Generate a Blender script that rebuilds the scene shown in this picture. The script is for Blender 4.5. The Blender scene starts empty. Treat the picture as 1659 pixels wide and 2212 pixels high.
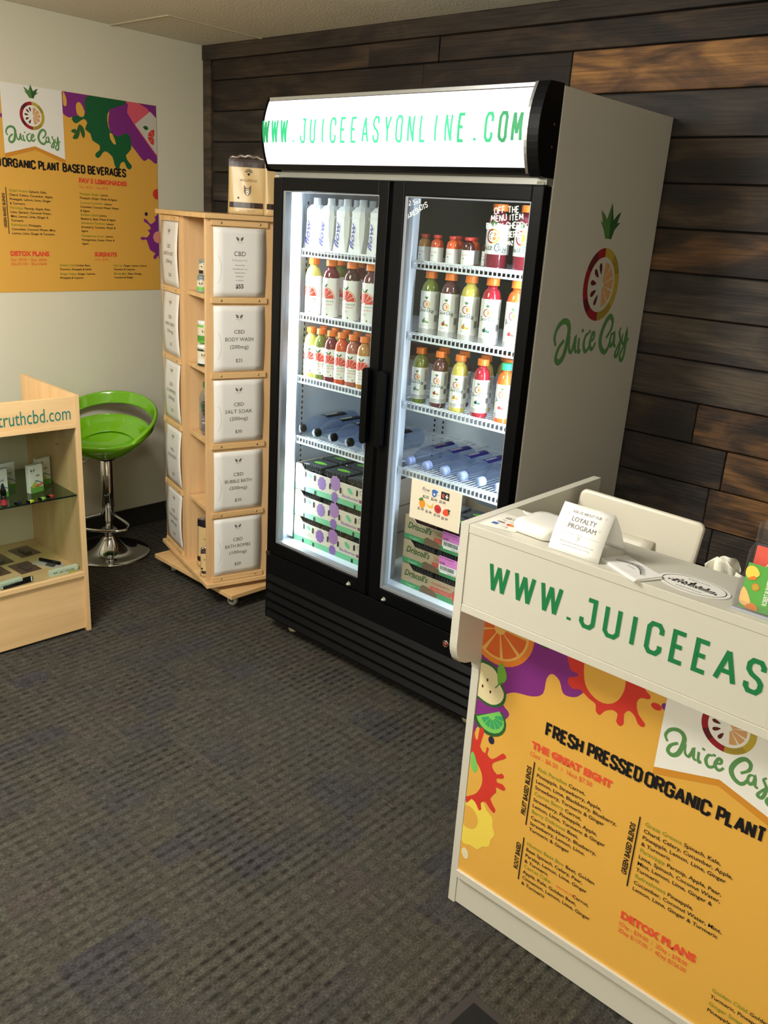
import bpy, bmesh, math, random
from mathutils import Vector, Matrix
from mathutils.geometry import tessellate_polygon
random.seed(7)
sc = bpy.context.scene
COL = sc.collection

# ------------------------------------------------------------------ camera, world, lights, exposure
cam_d = bpy.data.cameras.new('camera')
cam = bpy.data.objects.new('camera', cam_d)
COL.objects.link(cam)
YAW, PITCH, ROLL, FPX = -0.71732981, -0.33126597, 0.0659376951, 1845.53
fwd = Vector((math.sin(YAW)*math.cos(PITCH), math.cos(YAW)*math.cos(PITCH), math.sin(PITCH)))
rt0 = Vector((math.cos(YAW), -math.sin(YAW), 0)); up0 = rt0.cross(fwd)
rt = rt0*math.cos(ROLL) + up0*math.sin(ROLL); up = -rt0*math.sin(ROLL) + up0*math.cos(ROLL)
mw = Matrix((( rt.x, up.x, -fwd.x, 2.459), (rt.y, up.y, -fwd.y, -2.105), (rt.z, up.z, -fwd.z, 1.640), (0, 0, 0, 1)))
cam.matrix_world = mw
cam_d.sensor_fit = 'VERTICAL'; cam_d.sensor_height = 36.0; cam_d.sensor_width = 27.0
cam_d.lens = FPX*36.0/2212.0
cam_d.clip_start = 0.05; cam_d.clip_end = 50
sc.camera = cam

w = bpy.data.worlds.new('world'); sc.world = w; w.use_nodes = True
w.node_tree.nodes['Background'].inputs[0].default_value = (0.75, 0.72, 0.62, 1)
w.node_tree.nodes['Background'].inputs[1].default_value = 0.15

def area(name, loc, size, sizey, power, color, rot=(0, 0, 0)):
    l = bpy.data.lights.new(name, 'AREA'); l.shape = 'RECTANGLE'; l.size = size; l.size_y = sizey
    l.energy = power; l.color = color
    o = bpy.data.objects.new(name, l); o.location = loc; o.rotation_euler = rot
    COL.objects.link(o); return o
WARM = (1.0, 0.965, 0.89)
def fill_point(loc, power, rad):  # added point fill, brightens the ceiling and the room around it
    l = bpy.data.lights.new('ceiling_fill', 'POINT'); l.energy = power; l.color = WARM; l.shadow_soft_size = rad
    o = bpy.data.objects.new('ceiling_fill', l); o.location = loc; COL.objects.link(o)
area('ceiling_lamp', (0.45, -1.75, 2.345), 0.55, 1.15, 38, WARM)
area('ceiling_lamp', (2.90, -3.60, 2.345), 1.15, 0.55, 26, WARM)
fill_point((0.45, -1.75, 2.08), 52, .16)
fill_point((3.10, -3.60, 2.08), 44, .16)

sc.view_settings.view_transform = 'Standard'
sc.view_settings.look = 'None'
sc.view_settings.gamma = 1.0
sc.view_settings.use_curve_mapping = False
sc.view_settings.exposure = 0.25
sc.cycles.use_denoising = True
sc.cycles.max_bounces = 8
sc.cycles.transparent_max_bounces = 24
sc.cycles.caustics_reflective = False
sc.cycles.caustics_refractive = False

# ------------------------------------------------------------------ materials
def s2l(c): return c/12.92 if c <= 0.04045 else ((c+0.055)/1.055)**2.4
def hexc(h):
    if isinstance(h, str):
        h = h.lstrip('#'); return tuple(s2l(int(h[i:i+2], 16)/255) for i in (0, 2, 4))
    return tuple(s2l(c/255) for c in h)
_M = {}
def M(name, color=(200, 200, 200), rough=0.5, metal=0.0, emit=0.0, coat=0.0, bump=0.0, bscale=200, alpha=None, spec=0.5):
    if name in _M: return _M[name]
    m = bpy.data.materials.new(name); m.use_nodes = True; nt = m.node_tree
    b = nt.nodes['Principled BSDF']; c = hexc(color)
    b.inputs['Base Color'].default_value = (*c, 1); b.inputs['Roughness'].default_value = rough
    b.inputs['Metallic'].default_value = metal; b.inputs['Coat Weight'].default_value = coat
    b.inputs['Specular IOR Level'].default_value = spec
    if emit:
        b.inputs['Emission Color'].default_value = (*c, 1); b.inputs['Emission Strength'].default_value = emit
    if bump:
        n = nt.nodes.new('ShaderNodeTexNoise'); n.inputs['Scale'].default_value = bscale; n.inputs['Detail'].default_value = 3
        g = nt.nodes.new('ShaderNodeNewGeometry'); nt.links.new(g.outputs['Position'], n.inputs['Vector'])
        bp = nt.nodes.new('ShaderNodeBump'); bp.inputs['Strength'].default_value = bump; bp.inputs['Distance'].default_value = 0.004
        nt.links.new(n.outputs['Fac'], bp.inputs['Height']); nt.links.new(bp.outputs['Normal'], b.inputs['Normal'])
    m.diffuse_color = (*c, 1)
    _M[name] = m; return m

def clear_mat(name, tint=(255, 255, 255), gloss=1.0, rough=0.03, ior=1.45, body=0.0, bodycol=(230, 235, 240)):
    """thin clear sheet or film: see-through with a fresnel sheen"""
    if name in _M: return _M[name]
    m = bpy.data.materials.new(name); m.use_nodes = True; nt = m.node_tree; nt.nodes.clear()
    out = nt.nodes.new('ShaderNodeOutputMaterial'); tr = nt.nodes.new('ShaderNodeBsdfTransparent')
    gl = nt.nodes.new('ShaderNodeBsdfGlossy'); fr = nt.nodes.new('ShaderNodeFresnel'); mx = nt.nodes.new('ShaderNodeMixShader')
    tr.inputs[0].default_value = (*hexc(tint), 1); gl.inputs[0].default_value = (gloss, gloss, gloss, 1); gl.inputs['Roughness'].default_value = rough
    gm = nt.nodes.new('ShaderNodeNewGeometry'); mr = nt.nodes.new('ShaderNodeMapRange')
    mr.inputs[3].default_value = ior; mr.inputs[4].default_value = 1.0/ior
    nt.links.new(gm.outputs['Backfacing'], mr.inputs[0]); nt.links.new(mr.outputs[0], fr.inputs[0])
    src = tr.outputs[0]
    if body:
        df = nt.nodes.new('ShaderNodeBsdfDiffuse'); df.inputs[0].default_value = (*hexc(bodycol), 1)
        m2 = nt.nodes.new('ShaderNodeMixShader'); m2.inputs[0].default_value = body
        nt.links.new(tr.outputs[0], m2.inputs[1]); nt.links.new(df.outputs[0], m2.inputs[2]); src = m2.outputs[0]
    nt.links.new(fr.outputs[0], mx.inputs[0]); nt.links.new(src, mx.inputs[1]); nt.links.new(gl.outputs[0], mx.inputs[2])
    nt.links.new(mx.outputs[0], out.inputs[0])
    _M[name] = m; return m

def maple(name, ca, cb, axis=2, rough=0.42, sc1=3.0):
    if name in _M: return _M[name]
    m = bpy.data.materials.new(name); m.use_nodes = True; nt = m.node_tree; b = nt.nodes['Principled BSDF']
    tc = nt.nodes.new('ShaderNodeTexCoord'); mp = nt.nodes.new('ShaderNodeMapping')
    s = [9.0, 9.0, 9.0]; s[axis] = 0.6; mp.inputs['Scale'].default_value = s
    oi = nt.nodes.new('ShaderNodeObjectInfo')
    nt.links.new(tc.outputs['Object'], mp.inputs['Vector']); nt.links.new(oi.outputs['Random'], mp.inputs['Location'])
    n = nt.nodes.new('ShaderNodeTexNoise'); n.inputs['Scale'].default_value = sc1; n.inputs['Detail'].default_value = 4
    nt.links.new(mp.outputs[0], n.inputs['Vector'])
    cr = nt.nodes.new('ShaderNodeValToRGB'); cr.color_ramp.elements[0].position = 0.3; cr.color_ramp.elements[1].position = 0.7
    cr.color_ramp.elements[0].color = (*hexc(ca), 1); cr.color_ramp.elements[1].color = (*hexc(cb), 1)
    nt.links.new(n.outputs['Fac'], cr.inputs[0]); nt.links.new(cr.outputs[0], b.inputs['Base Color'])
    b.inputs['Roughness'].default_value = rough
    _M[name] = m; return m

def barnwood(name, cols, grain=1.0):
    m = bpy.data.materials.new(name); m.use_nodes = True; nt = m.node_tree; b = nt.nodes['Principled BSDF']
    L = nt.links.new
    g = nt.nodes.new('ShaderNodeNewGeometry'); oi = nt.nodes.new('ShaderNodeObjectInfo')
    off = nt.nodes.new('ShaderNodeVectorMath'); off.operation = 'MULTIPLY_ADD'
    cmb = nt.nodes.new('ShaderNodeCombineXYZ'); L(oi.outputs['Random'], cmb.inputs[0]); L(oi.outputs['Random'], cmb.inputs[2])
    off.inputs[1].default_value = (37, 0, 61); L(cmb.outputs[0], off.inputs[0]); L(g.outputs['Position'], off.inputs[2])
    mp = nt.nodes.new('ShaderNodeMapping'); mp.inputs['Scale'].default_value = (1.5, 3, 5); L(off.outputs[0], mp.inputs[0])
    n1 = nt.nodes.new('ShaderNodeTexNoise'); n1.inputs['Scale'].default_value = 1.6; n1.inputs['Detail'].default_value = 5; n1.inputs['Distortion'].default_value = 1.6; L(mp.outputs[0], n1.inputs[0])
    mp2 = nt.nodes.new('ShaderNodeMapping'); mp2.inputs['Scale'].default_value = (2.0, 5, 70); L(off.outputs[0], mp2.inputs[0])
    n2 = nt.nodes.new('ShaderNodeTexNoise'); n2.inputs['Scale'].default_value = 2.0; n2.inputs['Detail'].default_value = 5; n2.inputs['Distortion'].default_value = 0.4; L(mp2.outputs[0], n2.inputs[0])
    cr = nt.nodes.new('ShaderNodeValToRGB'); e = cr.color_ramp.elements
    e[0].position = 0.36; e[0].color = (*hexc(cols[0]), 1); e[1].position = 0.66; e[1].color = (*hexc(cols[2]), 1)
    k = e.new(0.5); k.color = (*hexc(cols[1]), 1); L(n1.outputs['Fac'], cr.inputs[0])
    mr = nt.nodes.new('ShaderNodeMapRange'); mr.inputs[1].default_value = 0.3; mr.inputs[2].default_value = 0.7; mr.inputs[3].default_value = 0.62; mr.inputs[4].default_value = 1.25; L(n2.outputs['Fac'], mr.inputs[0])
    mr2 = nt.nodes.new('ShaderNodeMapRange'); mr2.inputs[3].default_value = 0.7; mr2.inputs[4].default_value = 1.3; L(oi.outputs['Random'], mr2.inputs[0])
    mu = nt.nodes.new('ShaderNodeMath'); mu.operation = 'MULTIPLY'; L(mr.outputs[0], mu.inputs[0]); L(mr2.outputs[0], mu.inputs[1])
    vm = nt.nodes.new('ShaderNodeVectorMath'); vm.operation = 'SCALE'; L(cr.outputs[0], vm.inputs[0]); L(mu.outputs[0], vm.inputs['Scale'])
    L(vm.outputs[0], b.inputs['Base Color']); b.inputs['Roughness'].default_value = 0.62
    bp = nt.nodes.new('ShaderNodeBump'); bp.inputs['Strength'].default_value = 0.5; bp.inputs['Distance'].default_value = 0.003
    L(n2.outputs['Fac'], bp.inputs['Height']); L(bp.outputs[0], b.inputs['Normal'])
    _M[name] = m; return m

def carpet_mat():
    m = bpy.data.materials.new('carpet'); m.use_nodes = True; nt = m.node_tree; b = nt.nodes['Principled BSDF']; L = nt.links.new
    def math_(op, a, bb=None, c=None):
        n = nt.nodes.new('ShaderNodeMath'); n.operation = op
        for i, v in enumerate((a, bb, c)):
            if v is None: continue
            if isinstance(v, (int, float)): n.inputs[i].default_value = v
            else: L(v, n.inputs[i])
        return n.outputs[0]
    g = nt.nodes.new('ShaderNodeNewGeometry'); sp = nt.nodes.new('ShaderNodeSeparateXYZ'); L(g.outputs['Position'], sp.inputs[0])
    X, Y = sp.outputs[0], sp.outputs[1]
    ci = math_('FLOOR', math_('DIVIDE', X, 0.015)); cj = math_('FLOOR', math_('DIVIDE', Y, 0.020))
    wv = nt.nodes.new('ShaderNodeTexWhiteNoise'); wv.noise_dimensions = '2D'
    cb = nt.nodes.new('ShaderNodeCombineXYZ'); L(ci, cb.inputs[0]); L(cj, cb.inputs[1]); L(cb.outputs[0], wv.inputs['Vector'])
    rib = math_('MULTIPLY', math_('ADD', math_('SINE', math_('MULTIPLY', X, 2*math.pi/0.030)), 1.0), 0.5)
    dash = math_('MULTIPLY', math_('ADD', math_('SINE', math_('MULTIPLY', Y, 2*math.pi/0.040)), 1.0), 0.5)
    line = math_('POWER', rib, 3.0)
    pat = math_('ADD', math_('MULTIPLY', line, 0.50), math_('MULTIPLY', math_('MULTIPLY', rib, dash), 0.55))
    # rectangular patches where the dash pattern is strong or faint
    pi_ = math_('FLOOR', math_('DIVIDE', X, 0.20)); pj = math_('FLOOR', math_('DIVIDE', Y, 0.25))
    w2 = nt.nodes.new('ShaderNodeTexWhiteNoise'); w2.noise_dimensions = '2D'
    cb2 = nt.nodes.new('ShaderNodeCombineXYZ'); L(pi_, cb2.inputs[0]); L(pj, cb2.inputs[1]); L(cb2.outputs[0], w2.inputs['Vector'])
    n3 = nt.nodes.new('ShaderNodeTexNoise'); n3.inputs['Scale'].default_value = 3.2; n3.inputs['Detail'].default_value = 2; L(g.outputs['Position'], n3.inputs[0])
    amt = math_('ADD', math_('MULTIPLY', w2.outputs['Value'], 0.55), math_('MULTIPLY', n3.outputs['Fac'], 0.95))
    fib = nt.nodes.new('ShaderNodeTexNoise'); fib.inputs['Scale'].default_value = 330; fib.inputs['Detail'].default_value = 2
    mpf = nt.nodes.new('ShaderNodeMapping'); mpf.inputs['Scale'].default_value = (1.0, 0.35, 1); L(g.outputs['Position'], mpf.inputs[0]); L(mpf.outputs[0], fib.inputs[0])
    v = math_('SUBTRACT', 1.0, math_('MULTIPLY', pat, math_('MULTIPLY', amt, 0.62)))
    v = math_('MULTIPLY', v, math_('ADD', 0.80, math_('MULTIPLY', wv.outputs['Value'], 0.4)))
    v = math_('MULTIPLY', v, math_('ADD', -0.15, math_('MULTIPLY', fib.outputs['Fac'], 2.3)))
    n4 = nt.nodes.new('ShaderNodeTexNoise'); n4.inputs['Scale'].default_value = 4.5; n4.inputs['Detail'].default_value = 1
    cb4 = nt.nodes.new('ShaderNodeCombineXYZ'); L(math_('MULTIPLY', math_('FLOOR', math_('DIVIDE', X, 0.09)), 0.09), cb4.inputs[0]); L(math_('MULTIPLY', math_('FLOOR', math_('DIVIDE', Y, 0.12)), 0.12), cb4.inputs[1]); L(cb4.outputs[0], n4.inputs[0])
    cr = nt.nodes.new('ShaderNodeValToRGB'); e = cr.color_ramp.elements
    e[0].position = 0.30; e[0].color = (*hexc((64, 62, 62)), 1); e[1].position = 0.72; e[1].color = (*hexc((72, 66, 61)), 1)
    k = e.new(0.50); k.color = (*hexc((70, 68, 60)), 1); L(n4.outputs['Fac'], cr.inputs[0])
    vm = nt.nodes.new('ShaderNodeVectorMath'); vm.operation = 'SCALE'; L(cr.outputs[0], vm.inputs[0]); L(v, vm.inputs['Scale'])
    L(vm.outputs[0], b.inputs['Base Color']); b.inputs['Roughness'].default_value = 0.95; b.inputs['Specular IOR Level'].default_value = 0.1
    bp = nt.nodes.new('ShaderNodeBump'); bp.inputs['Strength'].default_value = 0.6; bp.inputs['Distance'].default_value = 0.004
    L(v, bp.inputs['Height']); L(bp.outputs[0], b.inputs['Normal'])
    return m

WHITE_LAM = M('white_laminate', (203, 199, 186), 0.38)
MAPLE = maple('maple_laminate', (214, 172, 122), (226, 188, 140), 2)
MAPLE_H = maple('maple_laminate_flat', (206, 166, 112), (222, 186, 134), 1)
BLACK = M('black_plastic', (6, 7, 9), 0.40, spec=.14)
BLACKM = M('black_painted_metal', (8, 9, 11), 0.48, spec=.14)
GREYSIDE = M('grey_cabinet_paint', (206, 202, 194), 0.45, bump=0.05, bscale=500)
LINER = M('white_liner', (205, 212, 222), 0.4)
CHROME = M('chrome', (215, 215, 215), 0.10, 1.0)
SILVER = M('brushed_silver', (190, 192, 195), 0.3, 1.0)
WIRE = M('white_coated_wire', (232, 236, 242), 0.35)
PAPER = M('white_paper', (232, 230, 226), 0.6)
GLASS = clear_mat('window_glass', (242, 246, 244), 0.85, 0.02, 1.35)
CLEAR = clear_mat('clear_plastic', (226, 234, 248), 1.0, 0.05, 1.52, body=0.03)
ACRY = clear_mat('acrylic', (250, 250, 250), 1.0, 0.05, 1.45, body=0.03)
POCKET = clear_mat('pocket_film', (252, 252, 252), .6, 0.12, 1.25)
BK = M('print_black', (18, 16, 18), 0.5)
GREY = M('print_grey', (96, 92, 90), 0.6)
LGREY = M('print_light_grey', (176, 172, 168), 0.6)
WHITE = M('print_white', (236, 234, 228), 0.5)

# ------------------------------------------------------------------ mesh builder
class MB:
    def __init__(s): s.v = []; s.f = []; s.mi = []; s.mats = []; s.sm = []
    def m(s, mat):
        if mat not in s.mats: s.mats.append(mat)
        return s.mats.index(mat)
    def add(s, vs, fs, mat, smooth=False):
        o = len(s.v); s.v += [tuple(p) for p in vs]; k = s.m(mat)
        for f in fs: s.f.append(tuple(o+i for i in f)); s.mi.append(k); s.sm.append(smooth)
        return s
    def box(s, x0, y0, z0, x1, y1, z1, mat, xf=None):
        vs = [(x, y, z) for z in (z0, z1) for y in (y0, y1) for x in (x0, x1)]
        if xf: vs = [xf @ Vector(p) for p in vs]
        return s.add(vs, [(0, 2, 3, 1), (4, 5, 7, 6), (0, 1, 5, 4), (2, 6, 7, 3), (0, 4, 6, 2), (1, 3, 7, 5)], mat)
    def lathe(s, prof, mat, n=20, xf=None, closed_top=True, closed_bot=True, smooth=True):
        vs = []; fs = []
        for r, z in prof:
            for i in range(n):
                a = 2*math.pi*i/n; vs.append((r*math.cos(a), r*math.sin(a), z))
        for j in range(len(prof)-1):
            for i in range(n):
                k = (i+1) % n; fs.append((j*n+i, j*n+k, (j+1)*n+k, (j+1)*n+i))
        if closed_bot: fs.append(tuple(reversed(range(n))))
        if closed_top: fs.append(tuple((len(prof)-1)*n+i for i in range(n)))
        if xf: vs = [xf @ Vector(p) for p in vs]
        return s.add(vs, fs, mat, smooth)
    def tube(s, pts, r, mat, n=8, closed=False, smooth=True, flat=1.0):
        pts = [Vector(p) for p in pts]; N = len(pts); vs = []; fs = []
        prev = None
        for i, p in enumerate(pts):
            a = pts[(i-1) % N] if (closed or i > 0) else p; b = pts[(i+1) % N] if (closed or i < N-1) else p
            t = (b-a).normalized()
            if prev is None: q = Vector((0, 0, 1)) if abs(t.z) < 0.9 else Vector((1, 0, 0))
            else: q = prev
            q = (q - t*q.dot(t)).normalized(); prev = q; u = t.cross(q)
            rr = r[i] if isinstance(r, (list, tuple)) else r
            for k in range(n):
                an = 2*math.pi*k/n; vs.append(p + q*(rr*math.cos(an)*flat) + u*(rr*math.sin(an)))
        for i in range(N if closed else N-1):
            j = (i+1) % N
            for k in range(n):
                l = (k+1) % n; fs.append((i*n+k, i*n+l, j*n+l, j*n+k))
        if not closed: fs.append(tuple(reversed(range(n)))); fs.append(tuple((N-1)*n+k for k in range(n)))
        return s.add(vs, fs, mat, smooth)
    def prism(s, poly, mat, fn, d0, d1):
        """poly in 2D; fn(u, v, d) -> 3D"""
        n = len(poly); vs = [fn(u, v, d0) for u, v in poly] + [fn(u, v, d1) for u, v in poly]
        tri = tessellate_polygon([[Vector((u, v, 0)) for u, v in poly]])
        fs = [tuple(t) for t in tri] + [tuple(n+i for i in reversed(t)) for t in tri]
        fs += [(i, (i+1) % n, n+(i+1) % n, n+i) for i in range(n)]
        return s.add(vs, fs, mat)
    def grid(s, nu, nv, fn, mat, smooth=True, wrap=False):
        vs = [fn(i/(nu if wrap else nu-1), j/(nv-1)) for j in range(nv) for i in range(nu)]; fs = []
        for j in range(nv-1):
            for i in range(nu if wrap else nu-1):
                k = (i+1) % nu; fs.append((j*nu+i, j*nu+k, (j+1)*nu+k, (j+1)*nu+i))
        return s.add(vs, fs, mat, smooth)

def fixn(me):
    bm = bmesh.new(); bm.from_mesh(me); bmesh.ops.recalc_face_normals(bm, faces=bm.faces); bm.to_mesh(me); bm.free()

def obj(name, mb, parent=None, loc=None, rot=None, bevel=0, solid=0, sub=0, fix=True, kind=None, seg=2):
    me = bpy.data.meshes.new(name); me.from_pydata(mb.v, [], mb.f)
    for m in mb.mats: me.materials.append(m)
    me.polygons.foreach_set('material_index', mb.mi); me.polygons.foreach_set('use_smooth', mb.sm)
    me.validate(); me.update()
    if fix: fixn(me)
    o = bpy.data.objects.new(name, me); COL.objects.link(o)
    if loc: o.location = loc
    if rot: o.rotation_euler = rot
    if parent: o.parent = parent
    if solid:
        d = o.modifiers.new('s', 'SOLIDIFY'); d.thickness = solid; d.offset = 0
    if sub:
        d = o.modifiers.new('u', 'SUBSURF'); d.levels = sub; d.render_levels = sub
    if bevel:
        d = o.modifiers.new('b', 'BEVEL'); d.width = bevel; d.segments = seg; d.limit_method = 'ANGLE'; d.angle_limit = 0.7
    if kind: o['kind'] = kind
    return o
def boxo(name, d, mat, parent=None, bevel=0.0, **k):
    return obj(name, MB().box(*d, mat), parent, bevel=bevel, **k)
def tag(o, label, cat, group=None):
    o['label'] = label; o['category'] = cat
    if group: o['group'] = group
    return o
def thing(name, label, cat, loc=(0, 0, 0), rotz=0.0, group=None):
    o = bpy.data.objects.new(name, None); COL.objects.link(o); o.location = loc; o.rotation_euler = (0, 0, rotz)
    o.empty_display_size = 0.05
    return tag(o, label, cat, group)
def dup(root, loc, rotz, label, group=None):
    kids = {}
    for c in bpy.data.objects:
        if c.parent: kids.setdefault(c.parent.name, []).append(c)
    def cp(o, par):
        c = o.copy(); COL.objects.link(c); c.parent = par
        for ch in kids.get(o.name, []): cp(ch, c)
        return c
    r = cp(root, None); r.location = loc; r.rotation_euler = (root.rotation_euler.x, root.rotation_euler.y, rotz); r['label'] = label
    if group: r['group'] = group
    return r
def struct(o): o['kind'] = 'structure'; return o

# ------------------------------------------------------------------ flat print (decals)
def catmull(pts, n=4, closed=False):
    out = []; N = len(pts)
    rng = range(N) if closed else range(N-1)
    for i in rng:
        if closed: p0, p1, p2, p3 = pts[(i-1) % N], pts[i], pts[(i+1) % N], pts[(i+2) % N]
        else: p0, p1, p2, p3 = pts[max(i-1, 0)], pts[i], pts[i+1], pts[min(i+2, N-1)]
        for k in range(n):
            t = k/n
            out.append(tuple(0.5*((2*p1[a]) + (-p0[a]+p2[a])*t + (2*p0[a]-5*p1[a]+4*p2[a]-p3[a])*t*t + (-p0[a]+3*p1[a]-3*p2[a]+p3[a])*t**3) for a in (0, 1)))
    if not closed: out.append(tuple(pts[-1][:2]))
    return out
def corners(pts):
    """break a polyline where it turns sharply back on itself"""
    out = [[pts[0]]]
    for i in range(1, len(pts)):
        out[-1].append(pts[i])
        if i < len(pts)-1:
            a = Vector((pts[i][0]-pts[i-1][0], pts[i][1]-pts[i-1][1])).normalized(); b = Vector((pts[i+1][0]-pts[i][0], pts[i+1][1]-pts[i][1])).normalized()
            if a.dot(b) < -.1: out.append([pts[i]])
    return out
LIFT = 3e-6
def lifted(L, R): return [(p[0], p[1], LIFT*i) for i, p in enumerate(L)]+[(p[0], p[1], LIFT*i) for i, p in enumerate(R)]
def ribbon(pts, wd):
    n = len(pts); L = []; R = []
    for i, p in enumerate(pts):
        a = pts[i-1] if i else None; b = pts[i+1] if i < n-1 else None
        d1 = Vector((p[0]-a[0], p[1]-a[1])).normalized() if a else None; d2 = Vector((b[0]-p[0], b[1]-p[1])).normalized() if b else None
        if d1 is None: nrm = Vector((-d2.y, d2.x)); k = 1
        elif d2 is None: nrm = Vector((-d1.y, d1.x)); k = 1
        else:
            t = (d1+d2)
            if t.length < 1e-4: t = d1
            t.normalize(); nrm = Vector((-t.y, t.x)); k = 1/max(0.45, nrm.dot(Vector((-d1.y, d1.x))))
        ww = (wd[i] if isinstance(wd, (list, tuple)) else wd)*0.5*k
        L.append((p[0]+nrm.x*ww, p[1]+nrm.y*ww)); R.append((p[0]-nrm.x*ww, p[1]-nrm.y*ww))
    return L, R
_T = {}
def textmesh(body, shear, offset, res, space):
    key = (body, shear, offset, res, space)
    if key in _T: return _T[key]
    c = bpy.data.curves.new('t', 'FONT'); c.body = body; c.size = 1.0; c.shear = shear; c.offset = offset; c.resolution_u = res; c.space_character = space
    o = bpy.data.objects.new('t', c); COL.objects.link(o)
    me = bpy.data.meshes.new_from_object(o)
    vs = [(v.co.x, v.co.y) for v in me.vertices]; fs = [tuple(p.vertices) for p in me.polygons]
    bpy.data.objects.remove(o); bpy.data.meshes.remove(me); bpy.data.curves.remove(c)
    _T[key] = (vs, fs); return _T[key]

STR = {
'A': (.6, [[(0, 0), (.3, 1), (.6, 0)], [(.1, .32), (.5, .32)]]), 'B': (.55, [[(0, 0), (0, 1), (.36, 1), (.5, .88), (.5, .66), (.36, .53), (0, .53)], [(.36, .53), (.55, .4), (.55, .13), (.4, 0), (0, 0)]]),
'C': (.55, [[(.55, .7), (.55, .86), (.42, 1), (.13, 1), (0, .86), (0, .14), (.13, 0), (.42, 0), (.55, .14), (.55, .3)]]),
'E': (.46, [[(.46, 1), (0, 1), (0, 0), (.46, 0)], [(0, .52), (.38, .52)]]), 'F': (.46, [[(.46, 1), (0, 1), (0, 0)], [(0, .52), (.38, .52)]]),
'H': (.5, [[(0, 0), (0, 1)], [(.5, 0), (.5, 1)], [(0, .5), (.5, .5)]]), 'I': (.05, [[(.02, 0), (.02, 1)]]),
'J': (.5, [[(.2, 1), (.5, 1), (.5, .14), (.37, 0), (.13, 0), (0, .14), (0, .3)]]), 'K': (.5, [[(0, 0), (0, 1)], [(.5, 1), (.02, .45), (.5, 0)]]),
'L': (.44, [[(0, 1), (0, 0), (.44, 0)]]), 'M': (.7, [[(0, 0), (.06, 1), (.35, .25), (.64, 1), (.7, 0)]]), 'N': (.52, [[(0, 0), (0, 1), (.52, 0), (.52, 1)]]),
'O': (.55, [[(.13, 0), (0, .14), (0, .86), (.13, 1), (.42, 1), (.55, .86), (.55, .14), (.42, 0), (.13, 0)]]), 'P': (.5, [[(0, 0), (0, 1), (.38, 1), (.5, .88), (.5, .58), (.38, .46), (0, .46)]]), 'D': (.54, [[(0, 0), (0, 1), (.38, 1), (.54, .84), (.54, .16), (.38, 0), (0, 0)]]),
'G': (.55, [[(.55, .72), (.55, .86), (.42, 1), (.13, 1), (0, .86), (0, .14), (.13, 0), (.42, 0), (.55, .14), (.55, .48), (.30, .48)]]), 'V': (.56, [[(0, 1), (.28, 0), (.56, 1)]]), 'R': (.52, [[(0, 0), (0, 1), (.38, 1), (.5, .88), (.5, .62), (.38, .5), (0, .5)], [(.25, .5), (.52, 0)]]),
'S': (.52, [[(.52, .74), (.52, .87), (.4, 1), (.12, 1), (0, .87), (0, .68), (.12, .56), (.4, .44), (.52, .32), (.52, .13), (.4, 0), (.12, 0), (0, .13), (0, .27)]]),
'T': (.52, [[(0, 1), (.52, 1)], [(.26, 1), (.26, 0)]]), 'U': (.52, [[(0, 1), (0, .14), (.13, 0), (.39, 0), (.52, .14), (.52, 1)]]),
'W': (.75, [[(0, 1), (.17, 0), (.375, .95), (.58, 0), (.75, 1)]]), 'Y': (.56, [[(0, 1), (.28, .45), (.56, 1)], [(.28, .45), (.28, 0)]]),
'.': (.1, [[(.05, 0), (.05, .1)]]), '2': (.5, [[(0, .8), (.1, 1), (.4, 1), (.5, .85), (.45, .6), (0, 0), (.5, 0)]]), '5': (.5, [[(.48, 1), (.05, 1), (0, .55), (.35, .6), (.5, .4), (.45, .1), (.3, 0), (0, .08)]]),
'1': (.15, [[(0, .8), (.12, 1), (.12, 0)]]), '6': (.5, [[(.42, 1), (.1, .7), (0, .3), (.1, 0), (.38, 0), (.48, .22), (.4, .45), (.1, .4)]]),
'z': (.42, [[(0, .6), (.42, .6), (0, 0), (.45, 0)]]), 'o': (.4, [[(.2, .6), (0, .45), (0, .15), (.2, 0), (.4, .15), (.4, .45), (.2, .6)]]), '4': (.45, [[(.0, 1), (0, .5), (.45, .5)], [(.45, 1), (.45, 0)]]), '0': (.45, [[(0, 0), (0, 1), (.45, 1), (.45, 0), (0, 0)]])}

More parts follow.
